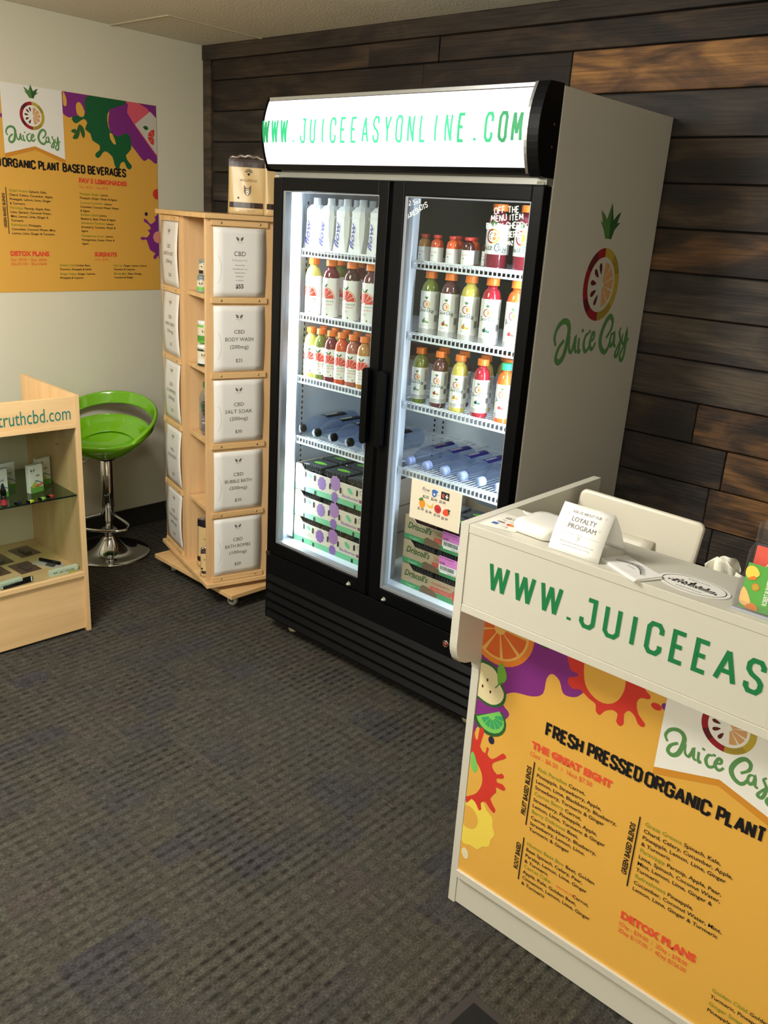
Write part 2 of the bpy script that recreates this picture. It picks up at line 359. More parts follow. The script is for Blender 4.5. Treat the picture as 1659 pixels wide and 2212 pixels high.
class Dec:
    """flat print: coloured shapes in (u, v) with a layer number, mapped onto a surface"""
    def __init__(s): s.it = []; s.sizes = []
    def raw(s, vs, fs, mat, layer): s.it.append((vs, fs, mat, layer)); return s
    def poly(s, pts, mat, layer=1):
        tri = tessellate_polygon([[Vector((u, v, 0)) for u, v in pts]])
        return s.raw(list(pts), [tuple(t) for t in tri], mat, layer)
    def blob(s, pts, mat, layer=1, n=3): return s.poly(catmull(pts, n, True), mat, layer)
    def rect(s, u0, v0, u1, v1, mat, layer=1): return s.raw([(u0, v0), (u1, v0), (u1, v1), (u0, v1)], [(0, 1, 2, 3)], mat, layer)
    def disc(s, u, v, r, mat, layer=1, n=24, ry=None):
        ry = ry or r
        return s.raw([(u+r*math.cos(2*math.pi*i/n), v+ry*math.sin(2*math.pi*i/n)) for i in range(n)], [tuple(range(n))], mat, layer)
    def wedge(s, u, v, r0, r1, a0, a1, mat, layer=1, n=6, ky=1.0):
        A = [math.radians(a0+(a1-a0)*i/n) for i in range(n+1)]
        vs = [(u+r0*math.cos(a), v+ky*r0*math.sin(a)) for a in A] + [(u+r1*math.cos(a), v+ky*r1*math.sin(a)) for a in A]
        return s.raw(vs, [(i, i+1, n+2+i, n+1+i) for i in range(n)], mat, layer)
    def stroke(s, pts, wd, mat, layer=1, smooth=0):
        if smooth:
            if isinstance(wd, (list, tuple)): wd = [wd[min(i//smooth, len(wd)-1)] for i in range((len(pts)-1)*smooth+1)]
            pts = catmull(pts, smooth)
        L, R = ribbon(pts, wd); n = len(L)
        return s.raw(lifted(L, R), [(i, i+1, n+i+1, n+i) for i in range(n-1)], mat, layer)
    def text(s, body, u, v, h, mat, layer=2, sx=1.0, bold=0.0, shear=0.0, align='L', fit=None, res=1, rot=0.0, space=1.0, curve=None):
        vs, fs = textmesh(body, shear, bold, res, space)
        if not vs: return s
        k = h/0.73; x0 = min(p[0] for p in vs); x1 = max(p[0] for p in vs)
        kx = (fit/(x1-x0)) if fit else k*sx
        o = {'L': x0 if fit else 0, 'C': (x0+x1)/2, 'R': x1}[align]
        c, sn = math.cos(rot), math.sin(rot); out = []
        for a, b in vs:
            a = (a-o)*kx; b = b*k; out.append((u+a*c-b*sn, v+a*sn+b*c))
        return s.raw(out, fs, mat, layer)
    def letters(s, body, u, v, h, wd, mat, layer=2, kx=1.0, gap=0.25, shear=0.0, jit=0.0, rot=0.0, us=None, weights=None):
        c, sn = math.cos(rot), math.sin(rot); x = 0.0
        for i, ch in enumerate(body):
            if ch == ' ': x += 0.5*h*kx; continue
            cnt = 0; W_, lines = STR[ch]; ox = (us[i]-u) if us else x; jy = random.uniform(-jit, jit)*h; js = 1+random.uniform(-jit, jit)
            for ln in lines:
                q = []
                for a, b in ln:
                    a = a*h*kx+ox+shear*b*h; b = b*h*js+jy
                    q.append((u+a*c-b*sn, v+a*sn+b*c))
                ww = weights[i] if weights else wd
                for q_ in corners(q):
                    L, R = ribbon(q_, ww); n = len(L); s.raw(lifted(L, R), [(k, k+1, n+k+1, n+k) for k in range(n-1)], mat[i] if isinstance(mat, list) else mat, layer); cnt += 1
            s.sizes.append(cnt)
            x += (W_+gap)*h*kx
        return s
    def refine(s, step):
        """cut every shape at regular u so it can follow a round surface"""
        out = []
        for vs, fs, mat, layer in s.it:
            us_ = [p[0] for p in vs]
            if max(us_)-min(us_) < step: out.append((vs, fs, mat, layer)); continue
            bm = bmesh.new(); bv = [bm.verts.new((p[0], p[1], p[2] if len(p) > 2 else 0)) for p in vs]
            for f in fs:
                try: bm.faces.new([bv[i] for i in f])
                except ValueError: pass
            k = math.ceil(min(us_)/step)*step
            while k < max(us_):
                bmesh.ops.bisect_plane(bm, geom=bm.verts[:]+bm.edges[:]+bm.faces[:], plane_co=(k, 0, 0), plane_no=(1, 0, 0)); k += step
            bm.verts.index_update()
            out.append(([tuple(v.co) for v in bm.verts], [tuple(v.index for v in f.verts) for f in bm.faces], mat, layer)); bm.free()
        s.it = out; return s
    def word(s, body, u0, u1, v, h, wd, mat, layer=2, gap=.36):
        n = sum(STR[c][0] for c in body)+gap*(len(body)-1); return s.letters(body, u0, v, h, wd, mat, layer, kx=(u1-u0)/(h*n), gap=gap)
    def build_each(s, name, fn, parent, eps=0.0003):
        i = 0
        for n in s.sizes:
            d = Dec(); d.it = s.it[i:i+n]; i += n
            d.build(name, fn, parent, eps=eps)
    def build(s, name, fn, parent=None, eps=0.00025, mb=None, clip=None, **k):
        mb_ = mb or MB(); tiny = min(4e-6, eps*.8/max(1, len(s.it)))
        for i, (vs, fs, mat, layer) in enumerate(s.it):
            mb_.add([fn(p[0], p[1], layer*eps+i*tiny+(p[2] if len(p) > 2 else 0)) for p in vs], fs, mat)
        if mb: return mb
        return obj(name, mb_, parent, fix=False, **k)

def flat(o, U, V):
    o, U, V = Vector(o), Vector(U), Vector(V); N = U.cross(V).normalized()
    return lambda u, v, d: o+U*u+V*v+N*d
def cyl(r, z0, a0=-math.pi/2):
    return lambda u, v, d: ((r+d)*math.cos(a0+u/r), (r+d)*math.sin(a0+u/r), z0+v)

RED = M('print_red', (206, 56, 44), 0.5); DRED = M('print_crimson', (150, 30, 42), 0.5); MAROON = M('print_maroon', (96, 28, 36), 0.5)
SEED = M('print_seed', (92, 30, 26), 0.5); OLIVE = M('print_olive', (188, 164, 60), 0.5); OLIVE2 = M('print_olive_dark', (164, 140, 52), 0.5)
ORA = M('print_orange', (226, 128, 46), 0.5); ORA2 = M('print_orange_pulp', (214, 98, 40), 0.5); PALEO = M('print_pale_orange', (214, 160, 106), 0.5)
LEAFG = M('print_leaf', (84, 128, 66), 0.5); LEAFD = M('print_leaf_dark', (48, 92, 48), 0.5); SCRIPT = M('print_script_green', (92, 142, 84), 0.5)
YEL = M('print_mango_yellow', (224, 170, 74), 0.42); YSH = M('print_banner_shade', (206, 138, 44), 0.5); PUR = M('print_purple', (128, 44, 128), 0.5); DGR = M('print_dark_green', (24, 92, 52), 0.5)
LIME = M('print_lime', (120, 196, 96), 0.5); TGREEN = M('print_text_green', (122, 142, 38), 0.5); LEMON = M('print_lemon', (236, 210, 84), 0.5)
CORAL = M('print_coral', (226, 82, 52), 0.5); NAVY = M('print_navy', (32, 28, 92), 0.5); SIGNG = M('sign_green', (24, 116, 66), 0.45)
CREAM = M('print_cream', (226, 214, 178), 0.5); PINK = M('print_pink', (222, 92, 110), 0.5)

SCR = {
'J': [(-0.226, -0.174), (-0.239, -0.15), (-0.227, -0.12), (-0.201, -0.104), (-0.175, -0.107), (-0.16, -0.128), (-0.162, -0.165), (-0.171, -0.202), (-0.187, -0.222), (-0.206, -0.225), (-0.218, -0.209), (-0.207, -0.181), (-0.181, -0.161)],
'u': [(-0.151, -0.15), (-0.146, -0.19), (-0.13, -0.199), (-0.119, -0.173), (-0.115, -0.157), (-0.109, -0.195), (-0.096, -0.2)],
'i': [(-0.093, -0.158), (-0.088, -0.199), (-0.075, -0.197)], 'dot': [(-0.075, -0.132), (-0.078, -0.142)],
'c': [(-0.037, -0.148), (-0.052, -0.152), (-0.06, -0.174), (-0.053, -0.196), (-0.038, -0.203), (-0.02, -0.187)], 'cc': [(-0.031, -0.137), (-0.032, -0.148)],
'e': [(-0.02, -0.176), (-0.001, -0.166), (0.0, -0.151), (-0.012, -0.149), (-0.022, -0.179), (-0.009, -0.198), (0.004, -0.194), (0.014, -0.178)],
'E': [(0.08, -0.168), (0.108, -0.141), (0.109, -0.113), (0.091, -0.1), (0.071, -0.109), (0.051, -0.138), (0.043, -0.172), (0.058, -0.201), (0.085, -0.214), (0.102, -0.203), (0.109, -0.187)],
'a': [(0.135, -0.154), (0.115, -0.159), (0.111, -0.184), (0.122, -0.196), (0.135, -0.182), (0.136, -0.157), (0.142, -0.194), (0.155, -0.198)],
's': [(0.177, -0.14), (0.167, -0.153), (0.183, -0.179), (0.183, -0.209), (0.175, -0.232), (0.159, -0.23), (0.163, -0.213), (0.184, -0.182)],
'y': [(0.195, -0.16), (0.196, -0.186), (0.212, -0.193), (0.22, -0.149), (0.225, -0.194), (0.221, -0.241), (0.206, -0.249), (0.194, -0.233), (0.21, -0.207), (0.241, -0.177)]}
LFL = [(-0.062, 0.188), (-0.044, 0.182), (-0.063, 0.219), (-0.035, 0.205), (-0.021, 0.193), (-0.011, 0.216), (0.0, 0.242), (0.003, 0.171), (0.008, 0.137), (-0.017, 0.137), (-0.029, 0.157), (-0.045, 0.174)]
LFR = [(0.0, 0.242), (0.021, 0.192), (0.041, 0.208), (0.064, 0.218), (0.046, 0.185), (0.066, 0.186), (0.035, 0.164), (0.022, 0.136), (0.008, 0.137), (0.003, 0.171)]
def fruit_logo(D, cx, cy, k, layer=3, detail=2, script=SCRIPT, shift=0.0):
    P = lambda l: [(cx+a*k, cy+b*k) for a, b in l]
    D.poly(P(LFL), LEAFG, layer); D.poly(P(LFR), LEAFD, layer)
    if detail > 1:
        for a0, a1, m_ in ((90, 118, DRED), (118, 152, MAROON), (152, 205, DRED), (205, 232, MAROON), (232, 270, DRED), (-90, -40, OLIVE2), (-40, 20, OLIVE), (20, 55, OLIVE2), (55, 90, OLIVE)):
            D.wedge(cx, cy, .083*k, .11*k, a0, a1, m_, layer)
        for a in (100, 130, 165, 200, 235):
            r = math.radians(a+8); D.stroke([(cx+k*q*math.cos(r), cy+k*q*math.sin(r)) for q in (.034, .046, .060, .068)], [.003*k, .013*k, .017*k, .007*k], SEED, layer+1)
        for i in range(5):
            a = -84+i*34.5; D.wedge(cx+.004*k, cy, .010*k, .068*k, a+2.5, a+31, PALEO, layer+1, 4)
    else:
        D.wedge(cx, cy, .083*k, .11*k, 90, 270, DRED, layer, 8); D.wedge(cx, cy, .083*k, .11*k, -90, 90, OLIVE, layer, 8)
        D.wedge(cx, cy, .01*k, .066*k, -85, 85, ORA, layer, 6)
        for a in (115, 150, 190, 230): D.disc(cx+.05*k*math.cos(math.radians(a)), cy+.05*k*math.sin(math.radians(a)), .011*k, SEED, layer, 5)
    for key, l in SCR.items():
        n = len(l); big = key in 'JE'
        wd = [(.018 if big else .013)*k*(0.55+0.6*math.sin(math.pi*(i+.6)/n)) for i in range(n)]
        D.stroke([(a+shift*k, b) for a, b in P(l)], wd, script, layer, smooth=3 if detail > 1 else 0)
    return D

# ================================================================== room
XL, YB, XR, YF, ZC = -1.355, 0.735, 4.2, -4.4, 2.37
floor = struct(boxo('floor', (XL-.1, YF-.1, -.08, XR+.1, YB+.1, 0), carpet_mat()))
WALLP = M('painted_wall', (220, 216, 196), 0.75, bump=0.12, bscale=90)
CEILP = M('textured_ceiling', (226, 222, 208), 0.9, bump=0.9, bscale=120)
struct(boxo('ceiling', (XL-.1, YF-.1, ZC, XR+.1, YB+.1, ZC+.08), CEILP))
struct(boxo('wall_left', (XL-.1, YF-.1, -.08, XL, YB+.1, ZC+.08), WALLP))
struct(boxo('wall_right', (XR, YF-.1, -.08, XR+.1, YB+.1, ZC+.08), WALLP))
struct(boxo('wall_front', (XL-.1, YF-.1, -.08, XR+.1, YF, ZC+.08), WALLP))
wb = struct(boxo('wall_back', (XL-.1, YB, -.08, XR+.1, YB+.1, ZC+.08), M('wall_backing', (20, 16, 14), 0.9)))
struct(boxo('baseboard_left', (XL, YF, 0, XL+.012, YB-.03, .102), M('vinyl_baseboard', (42, 40, 38), 0.5), bevel=.003))
struct(boxo('trim_1', (XL+.002, YB-.03, 0, XL+.062, YB, 2.305), barnwood('corner_board', [(44, 36, 28), (66, 54, 42), (84, 70, 54)]), bevel=.003))
struct(boxo('trim_2', (XL+.0, YB-.034, 2.305, XR, YB, ZC), barnwood('top_board', [(40, 32, 28), (58, 48, 40), (74, 60, 48)]), bevel=.003))
RIDGE = M('ceiling_seam', (206, 198, 172), 0.9)
struct(boxo('trim_3', (XL, .205, ZC-.004, -.905, .221, ZC), RIDGE, bevel=.001))
struct(boxo('trim_4', (-.921, .221, ZC-.004, -.905, YB-.03, ZC), RIDGE, bevel=.001))

# reclaimed planks, each one a board of its own
BW = [barnwood('barnwood_dark', [(24, 18, 15), (42, 31, 24), (66, 50, 36)]), barnwood('barnwood_mid', [(34, 24, 17), (72, 50, 32), (120, 84, 48)]),
      barnwood('barnwood_grey', [(36, 31, 28), (58, 50, 44), (82, 70, 58)]), barnwood('barnwood_warm', [(70, 48, 30), (124, 86, 52), (176, 126, 70)])]
rows = [2.2155-.1375*k for k in range(-1, 17)]
joints = {0: [.712, 2.3], 1: [2.7], 2: [.35, 1.95], 9: [1.485, 2.4], 10: [1.45, 2.1], 11: [1.487, 2.6], 3: [1.9], 8: [1.36, 2.3], 4: [2.2], 5: [1.62], 6: [2.05], 7: [1.75]}
first_plank = {}
for k, zt in enumerate(rows):
    zt = min(zt, 2.306); zb = rows[k]-.1375
    if k == 0: zb = 2.2155
    zb = max(zb, 0.0)
    if zt-zb < .02: continue
    js = sorted(set(joints.get(k-1, [random.uniform(-.3, 1.0), random.uniform(1.4, 2.2)]) + [random.uniform(-.9, .1), random.uniform(3, 3.6)]))
    xs = [XL+.055] + js + [XR]
    for a, b in zip(xs[:-1], xs[1:]):
        th = random.uniform(.012, .021)
        kind = random.choices([0, 1, 2], [4, 3, 2])[0]
        if k-1 == 0 and a > .5: kind = 3
        if k-1 in (8, 9, 10) and b > 1.6: kind = 1
        if a < 0: kind = random.choice([0, 2])
        boxo('plank', (a+.0012, YB-th, zb+.0022, b-.0012, YB+.002, zt-.0022), BW[kind], wb, bevel=.0025, seg=1)

# nail and knot on the boards
# ================================================================== two door refrigerator
W, H, D0, D1 = 1.118, 2.0, 0.045, 0.708
FR = thing('display_refrigerator', 'tall black two-door glass refrigerator with a lit white header against the plank wall', 'refrigerator', (0, 0, 0))
mb = MB()
T = .032
mb.box(0, D0, .05, T, D1, H-.002, GREYSIDE).box(W-T, D0, .05, W, D1, H-.002, GREYSIDE).box(T, D1-.045, .05, W-T, D1, H-.002, GREYSIDE)
mb.box(T, D0, 1.735, W-T, D1-.045, H-.002, GREYSIDE).box(T, D0, .10, W-T, D1-.045, .383, GREYSIDE)
obj('cabinet', mb, FR, bevel=.002)
mb = MB(); t = .004
mb.box(T, D0+.005, .383, T+t, D1-.05, 1.735, LINER).box(W-T-t, D0+.005, .383, W-T, D1-.05, 1.735, LINER).box(T, D1-.05, .383, W-T, D1-.045, 1.735, LINER)
mb.box(T, D0+.002, .383, W-T, D1-.05, .388, LINER).box(T, D0+.005, 1.728, W-T, D1-.05, 1.735, LINER)
obj('liner', mb, FR)
boxo('shaded_back_panel', (T+.01, D1-.13, 1.10, W-T-.01, D1-.052, 1.725), M('back_shade_grey', (52, 58, 58), 0.5), FR, bevel=.004)  # dark grey panel stands in for shade on the upper back
boxo('mullion', (.536, D0, .386, .585, .125, 1.728), LINER, FR, bevel=.003)
# slotted standards
SLOT = M('slot_black', (14, 16, 20), .6)
for x in (.30, .345, .80, .845): boxo('shelf_standard', (x-.009, D1-.0545, .40, x+.009, D1-.050, 1.10), LINER, FR)
for y in (.14, .56):
    boxo('shelf_standard', (T+.004, y-.009, .40, T+.008, y+.009, 1.70), LINER, FR); boxo('shelf_standard', (W-T-.008, y-.009, .40, W-T-.004, y+.009, 1.70), LINER, FR)
mb = MB()
z = .42
while z < 1.68:
    if z < 1.08:
        for x in (.30, .345, .80, .845): mb.box(x-.004, D1-.0552, z, x+.004, D1-.0543, z+.011, SLOT)
    for y in (.14, .56): mb.box(T+.0078, y-.003, z, T+.0088, y+.003, z+.011, SLOT)
    z += .0215
s_ = obj('standard_slots', mb, FR); s_['kind'] = 'stuff'
# LED tubes inside
LEDM = bpy.data.materials.new('led_tube'); LEDM.use_nodes = True
_b = LEDM.node_tree.nodes['Principled BSDF']; _b.inputs['Base Color'].default_value = (1, 1, 1, 1); _b.inputs['Emission Color'].default_value = (.80, .88, 1, 1); _b.inputs['Emission Strength'].default_value = 14
for x, sx in ((T+.018, 1), (W-T-.018, -1)):
    mb = MB().lathe([(.009, .42), (.009, 1.70)], LEDM, 12, Matrix.Translation((x, D0+.032, 0)))
    mb.box(x-.013, D0+.04, .40, x+.013, D0+.046, 1.72, LINER)
    obj('light_tube', mb, FR)
    area('refrigerator_led', (x+sx*.012, D0+.030, 1.06), 1.26, .02, 5.0 if sx > 0 else 5.0, (.80, .88, 1.0), (0, -sx*math.pi/2, math.radians(25*sx)))

# wire shelves
def shelf_mb(x0, x1, z):
    mb = MB(); y0, y1 = .10, D1-.14 if z > 1.1 else D1-.07
    n = int((x1-x0)/.0165)
    for i in range(n+1):
        x = x0+.004+(x1-x0-.008)*i/n
        mb.box(x-.0014, y0, z-.0034, x+.0014, y1, z-.0004, WIRE)
        mb.box(x-.0018, y0-.0030, z-.017, x+.0018, y0-.0004, z+.003, WIRE)
    for y in (y0+.05, (y0+y1)/2, y1-.02): mb.box(x0, y-.003, z-.0085, x1, y+.003, z-.0034, WIRE)
    mb.box(x0, y0-.004, z+.002, x1, y0+.001, z+.0075, WIRE)
    mb.box(x0, y0-.004, z-.0215, x1, y0+.001, z-.0155, WIRE)
    mb.box(x0, y0, z-.006, x0+.004, y1, z, WIRE); mb.box(x1-.004, y0, z-.006, x1, y1, z, WIRE)
    return mb
SZ = [1.510, 1.281, 1.048, .812]
for z in SZ:
    obj('wire_shelf', shelf_mb(T+.008, .532, z), FR); obj('wire_shelf', shelf_mb(.588, W-T-.008, z), FR)

# doors
GASK = M('door_gasket', (150, 154, 160), .45, .4)
def door(x0, x1, z0, z1, gx0, gx1, gz0, gz1, handle_x, hside, hand_dz):
    mb = MB()
    for d in ((x0, 0, z0, gx0, .040, z1), (gx1, 0, z0, x1, .040, z1), (gx0, 0, z0, gx1, .040, gz0), (gx0, 0, gz1, gx1, .040, z1)): mb.box(*d, BLACK)
    dr = obj('door', mb, FR, bevel=.003)
    mb = MB(); q = .011
    for d in ((gx0, .006, gz0, gx0+q, .036, gz1), (gx1-q*.5, .006, gz0, gx1, .036, gz1), (gx0+q, .006, gz0, gx1-q*.5, .036, gz0+q), (gx0+q, .006, gz1-q*.4, gx1-q*.5, .036, gz1)): mb.box(*d, GASK)
    obj('glazing_bead', mb, dr, bevel=.001)
    boxo('glass', (gx0+.004, .014, gz0+.004, gx1-.002, .020, gz1-.002), GLASS, dr)
    # pill handle, rounded at both ends and standing off the frame
    mb = MB(); pts = []; n = 12; r = .014; hz0, hz1 = .905, 1.165
    for i in range(n+1):
        a = math.pi*i/n; pts.append((handle_x+r*math.cos(a), hz1-r+r*math.sin(a)))
    for i in range(n+1):
        a = math.pi+math.pi*i/n; pts.append((handle_x+r*math.cos(a), hz0+r+r*math.sin(a)))
    mb.prism(pts, BLACK, lambda u, v, d: (u, d, v), -.026, -.008); mb.prism([(handle_x-.004*hside+a*.007-.0035, b) for a, b in ((0, hz0+.03), (1, hz0+.03), (1, hz1-.03), (0, hz1-.03))], BLACK, lambda u, v, d: (u, d, v), -.010, .001)
    obj('handle', mb, dr, bevel=.004)
    return dr
DL = door(.010, .556, .343, 1.748, .056, .514, .391, 1.707, .522, 1, 0)
DR = door(.573, 1.118, .343, 1.748, .620, 1.080, .391, 1.707, .592, -1, 0)
for x, dr in ((.475, DL), (.650, DR)):
    mb = MB().lathe([(.011, 0), (.011, .004), (.007, .006), (.006, .012), (.003, .014)], CHROME, 18, Matrix.Translation((x, 0, .357)) @ Matrix.Rotation(math.pi/2, 4, 'X'))
    obj('door_lock', mb, dr)
# handwriting in white marker on the right door
MK = M('white_marker', (240, 242, 240), .5)
D = Dec(); wd = .0030
D.letters('2.5oz', .632, 1.679, .0125, .0021, MK, kx=1.2, gap=.3, rot=.25, jit=.08)
D.letters('SURESHOTS', .627, 1.640, .0140, .0023, MK, kx=1.02, gap=.2, rot=.46, jit=.12)
D.letters('OFF THE', .955, 1.669, .0165, wd, MK, kx=1.05, gap=.25, rot=.10, jit=.08)
D.letters('MENU ITEM', .946, 1.649, .0155, wd, MK, kx=1.12, gap=.25, rot=.09, jit=.1)
D.letters('BLACK CHERRY', .932, 1.628, .0150, wd, MK, kx=1.08, gap=.22, rot=.07, jit=.1)
D.letters('CRANBERRY', .960, 1.606, .0150, wd, MK, kx=1.0, gap=.22, rot=.07, jit=.1)
D.letters('16oz', .999, 1.589, .0165, wd, MK, kx=.8, gap=.25, rot=.05, jit=.08)
o = D.build('handwriting', flat((0, .0125, 0), (1, 0, 0), (0, 0, 1)), DR, kind='stuff'); o['label'] = 'white marker handwriting on the glass'

# header with curved lit sign
def hy(z): return -.016-.030*(1-((z-1.885)/.115)**2)
LIT = bpy.data.materials.new('backlit_white'); LIT.use_nodes = True
_b = LIT.node_tree.nodes['Principled BSDF']; _b.inputs['Base Color'].default_value = (.9, .9, .9, 1); _b.inputs['Emission Color'].default_value = (.95, .93, 1, 1); _b.inputs['Emission Strength'].default_value = 1.05
LITG = [None]*3
for i, c in enumerate(((20, 150, 90), (36, 180, 122), (52, 196, 140))):
    m_ = M('backlit_green_%s' % 'abc'[i], c, .5); _b = m_.node_tree.nodes['Principled BSDF']; _b.inputs['Emission Color'].default_value = (*hexc(c), 1); _b.inputs['Emission Strength'].default_value = (.18, .30, .34)[i]; LITG[i] = m_
n = 14
prof = [(hy(1.775+.225*i/n), 1.775+.225*i/n) for i in range(n+1)]
mb = MB(); mb.prism(prof + [(D0, 2.0), (D0, 1.775)], BLACK, lambda u, v, d: (d, u, v), .003, 1.082)
obj('header_box', mb, FR, bevel=.0015)
mb = MB(); zs = [1.790+.196*i/16 for i in range(17)]
mb.grid(2, 17, lambda a, b: (.010+1.068*a, hy(1.790+.196*b)-.0022, 1.790+.196*b), LIT)
sg = obj('sign_panel', mb, FR, solid=.002)
D = Dec(); body = 'WWW.JUICEEASYONLINE.COM'
us = [.012+.0465*i for i in range(23)]; us = [u+(.009 if body[i] in '.I' else (-.004 if body[i] in 'WM' else 0)) for i, u in enumerate(us)]
cm = [LITG[0] if (i < 1 or i > 20) else (LITG[1] if (i < 3 or i > 17) else LITG[2]) for i in range(23)]
D.letters(body, .012, 1.856, .068, .006, cm, kx=.55, us=us, weights=[.0095 if (i < 1 or i > 20) else (.0085 if (i < 3 or i > 17) else .0068) for i in range(23)])
# bend the letters onto the curve: split long strokes
def subdiv(D, maxl=.012):
    for it in range(5):
        new = []
        for vs, fs, mat, layer in D.it:
            vs = list(vs); nf = []
            for f in fs:
                if len(f) == 4:
                    a, b, c, d = f
                    if max(abs(vs[a][1]-vs[b][1]), abs(vs[c][1]-vs[d][1])) > maxl:
                        p = len(vs); vs.append(((vs[a][0]+vs[b][0])/2, (vs[a][1]+vs[b][1])/2, (vs[a][2]+vs[b][2])/2)); vs.append(((vs[c][0]+vs[d][0])/2, (vs[c][1]+vs[d][1])/2, (vs[c][2]+vs[d][2])/2))
                        nf += [(a, p, p+1, d), (p, b, c, p+1)]; continue
                nf.append(f)
            new.append((vs, nf, mat, layer))
        D.it = new
    return D
subdiv(D, .006).build_each('letter', lambda u, v, d: (u, hy(v)-.0046-d, v), sg)
for nm, x0, x1, dd in (('end_cap', 1.082, 1.118, .012), ('end_cap', -.001, .004, .006)):
    pr = [(hy(1.768+.234*i/n)-dd if 0 < i < n else hy(1.775)-dd*.4, 1.768+.234*i/n) for i in range(n+1)]
    mb = MB().prism(pr + [(D0-.002, 2.004), (D0-.002, 1.768)], BLACK, lambda u, v, d: (d, u, v), x0, x1)
    ec = obj(nm, mb, FR, bevel=.002)
    if x0 > 1:
        for zz in (1.90, 1.845): obj('screw', MB().lathe([(.004, 0), (.004, .002)], M('red_plug', (90, 30, 30), .5), 10, Matrix.Translation((x1, .012, zz)) @ Matrix.Rotation(math.pi/2, 4, 'Y')), ec)
mb = MB(); mb.prism([(hy(1.775+.225*i/n)-.013, 1.775+.225*i/n) for i in range(n+1)] + [(hy(1.775+.225*i/n)-.004, 1.775+.225*i/n) for i in range(n, -1, -1)], SILVER, lambda u, v, d: (d, u, v), 1.074, 1.083)
obj('metal_trim', mb, FR)
boxo('top_rail', (.01, hy(1.99)-.004, 1.988, 1.082, .01, 1.999), SILVER, FR, bevel=.001)
boxo('hinge_rail', (.004, .012, 1.750, 1.116, D0, 1.768), M('rail_grey', (150, 150, 144), .4, .5), FR, bevel=.001)
for x in (.012, 1.09): boxo('hinge', (x, .004, 1.749, x+.022, .03, 1.758), CHROME, FR, bevel=.001)
for x in (.0, 1.094): boxo('hinge', (x, .004, .326, x+.022, .03, .342), CHROME, FR, bevel=.001)

# lower grille with its louvres
GR = BLACKM
mb = MB().box(.0, .006, .05, 1.118, D0+.01, .335, GR)
gp = obj('grille_panel', mb, FR, bevel=.002)
for i in range(5):
    z = .232-.040*i
    pr = [(.004, z+.016), (-.010, z-.004), (-.010, z-.009), (.004, z-.016)]
    obj('louver', MB().prism(pr, GR, lambda u, v, d: (d, u, v), .02, 1.10), gp)
mb = MB().lathe([(.013, 0), (.013, .003), (.010, .004), (.009, .002)], CHROME, 20, Matrix.Translation((.934, .006, .292)) @ Matrix.Rotation(math.pi/2, 4, 'X'))
mb.lathe([(.008, .002), (.008, .005)], M('red_core', (150, 60, 50), .4), 16, Matrix.Translation((.934, .006, .292)) @ Matrix.Rotation(math.pi/2, 4, 'X'))
obj('key_lock', mb, gp)
LEDR = M('led_red', (255, 30, 50), .5, emit=3.0)
D = Dec(); D.letters('40', 1.000, .290, .015, .0026, LEDR, kx=.9, gap=.35)
D.it.append(([(0.994, .283), (1.05, .283), (1.05, .311), (.994, .311)], [(0, 1, 2, 3)], BLACK, 0))
for a, b in ((1.028, .304), (1.038, .304), (1.028, .290), (1.038, .290)): D.wedge(a, b, .002, .0042, 0, 360, WHITE, 2, 12)
o = D.build('thermostat_display', flat((0, .0052, 0), (1, 0, 0), (0, 0, 1)), gp); o['label'] = 'red digital temperature readout with four small buttons'
for x in (.105, 1.01):
    for y in (.07, .63): obj('foot', MB().lathe([(.017, 0), (.020, .012), (.010, .02), (.010, .055)], M('foot_cream', (190, 186, 150), .5), 14, Matrix.Translation((x, y, 0))), FR)
D = Dec(); fruit_logo(D, .388, 1.484, 1.0, 1)
o = D.build('side_logo', flat((W, 0, 0), (0, 1, 0), (0, 0, 1)), FR); o['label'] = 'fruit logo print with green script on the grey side'

# ================================================================== drinks in the refrigerator
def lin(a, b, t): return a+(b-a)*t
CAPO = M('orange_cap', (232, 122, 40), .45); CAPR = M('red_cap', (206, 52, 44), .45); CAPG = M('green_cap', (40, 176, 112), .45); CAPW = M('white_cap', (226, 226, 224), .4)
def cap_mb(r, z0, h, mat, n=28):
    mb = MB(); prof = [(r*1.0, z0), (r*1.0, z0+h*.12), (r*.97, z0+h*.14), (r*.97, z0+h*.86), (r*.90, z0+h)]
    vs = []; fs = []
    for j, (q, z) in enumerate(prof):
        for i in range(n):
            a = 2*math.pi*i/n; k = q*(1-.035*(i % 2)) if 1 < j < 4 else q
            vs.append((k*math.cos(a), k*math.sin(a), z))
    for j in range(len(prof)-1):
        for i in range(n): fs.append((j*n+i, j*n+(i+1) % n, (j+1)*n+(i+1) % n, (j+1)*n+i))
    fs.append(tuple((len(prof)-1)*n+i for i in range(n)))
    return mb.add(vs, fs, mat, False)
def juice_mat(c):
    nm = 'juice_%02x%02x%02x' % c
    if nm in _M: return _M[nm]
    m = M(nm, c, .12, coat=.6); b = m.node_tree.nodes['Principled BSDF']
    b.inputs['Subsurface Weight'].default_value = .25; b.inputs['Subsurface Radius'].default_value = (.02, .01, .008); b.inputs['Subsurface Scale'].default_value = .3
    return m
def body_mb(r, H, jm, fill=.93):
    """bottle: straight body, domed shoulder, neck"""
    c = H*.10; hs = H-c
    prof = [(r*.80, 0), (r*.96, .003), (r, .009), (r, hs*.70)]
    for i in range(1, 8):
        t = i/8; prof.append((lin(r, r*.52, 1-math.cos(t*math.pi/2)), hs*(.70+.235*math.sin(t*math.pi/2))))
    prof += [(r*.50, hs*.95), (r*.50, hs*1.0)]
    return MB().lathe(prof, jm, 24)
def band(r, z0, z1, n=24, mat=None):
    mb = MB(); mb.lathe([(r+.0004, z0), (r+.0004, z1)], mat or WHITE, 40, closed_top=False, closed_bot=False)
    return mb
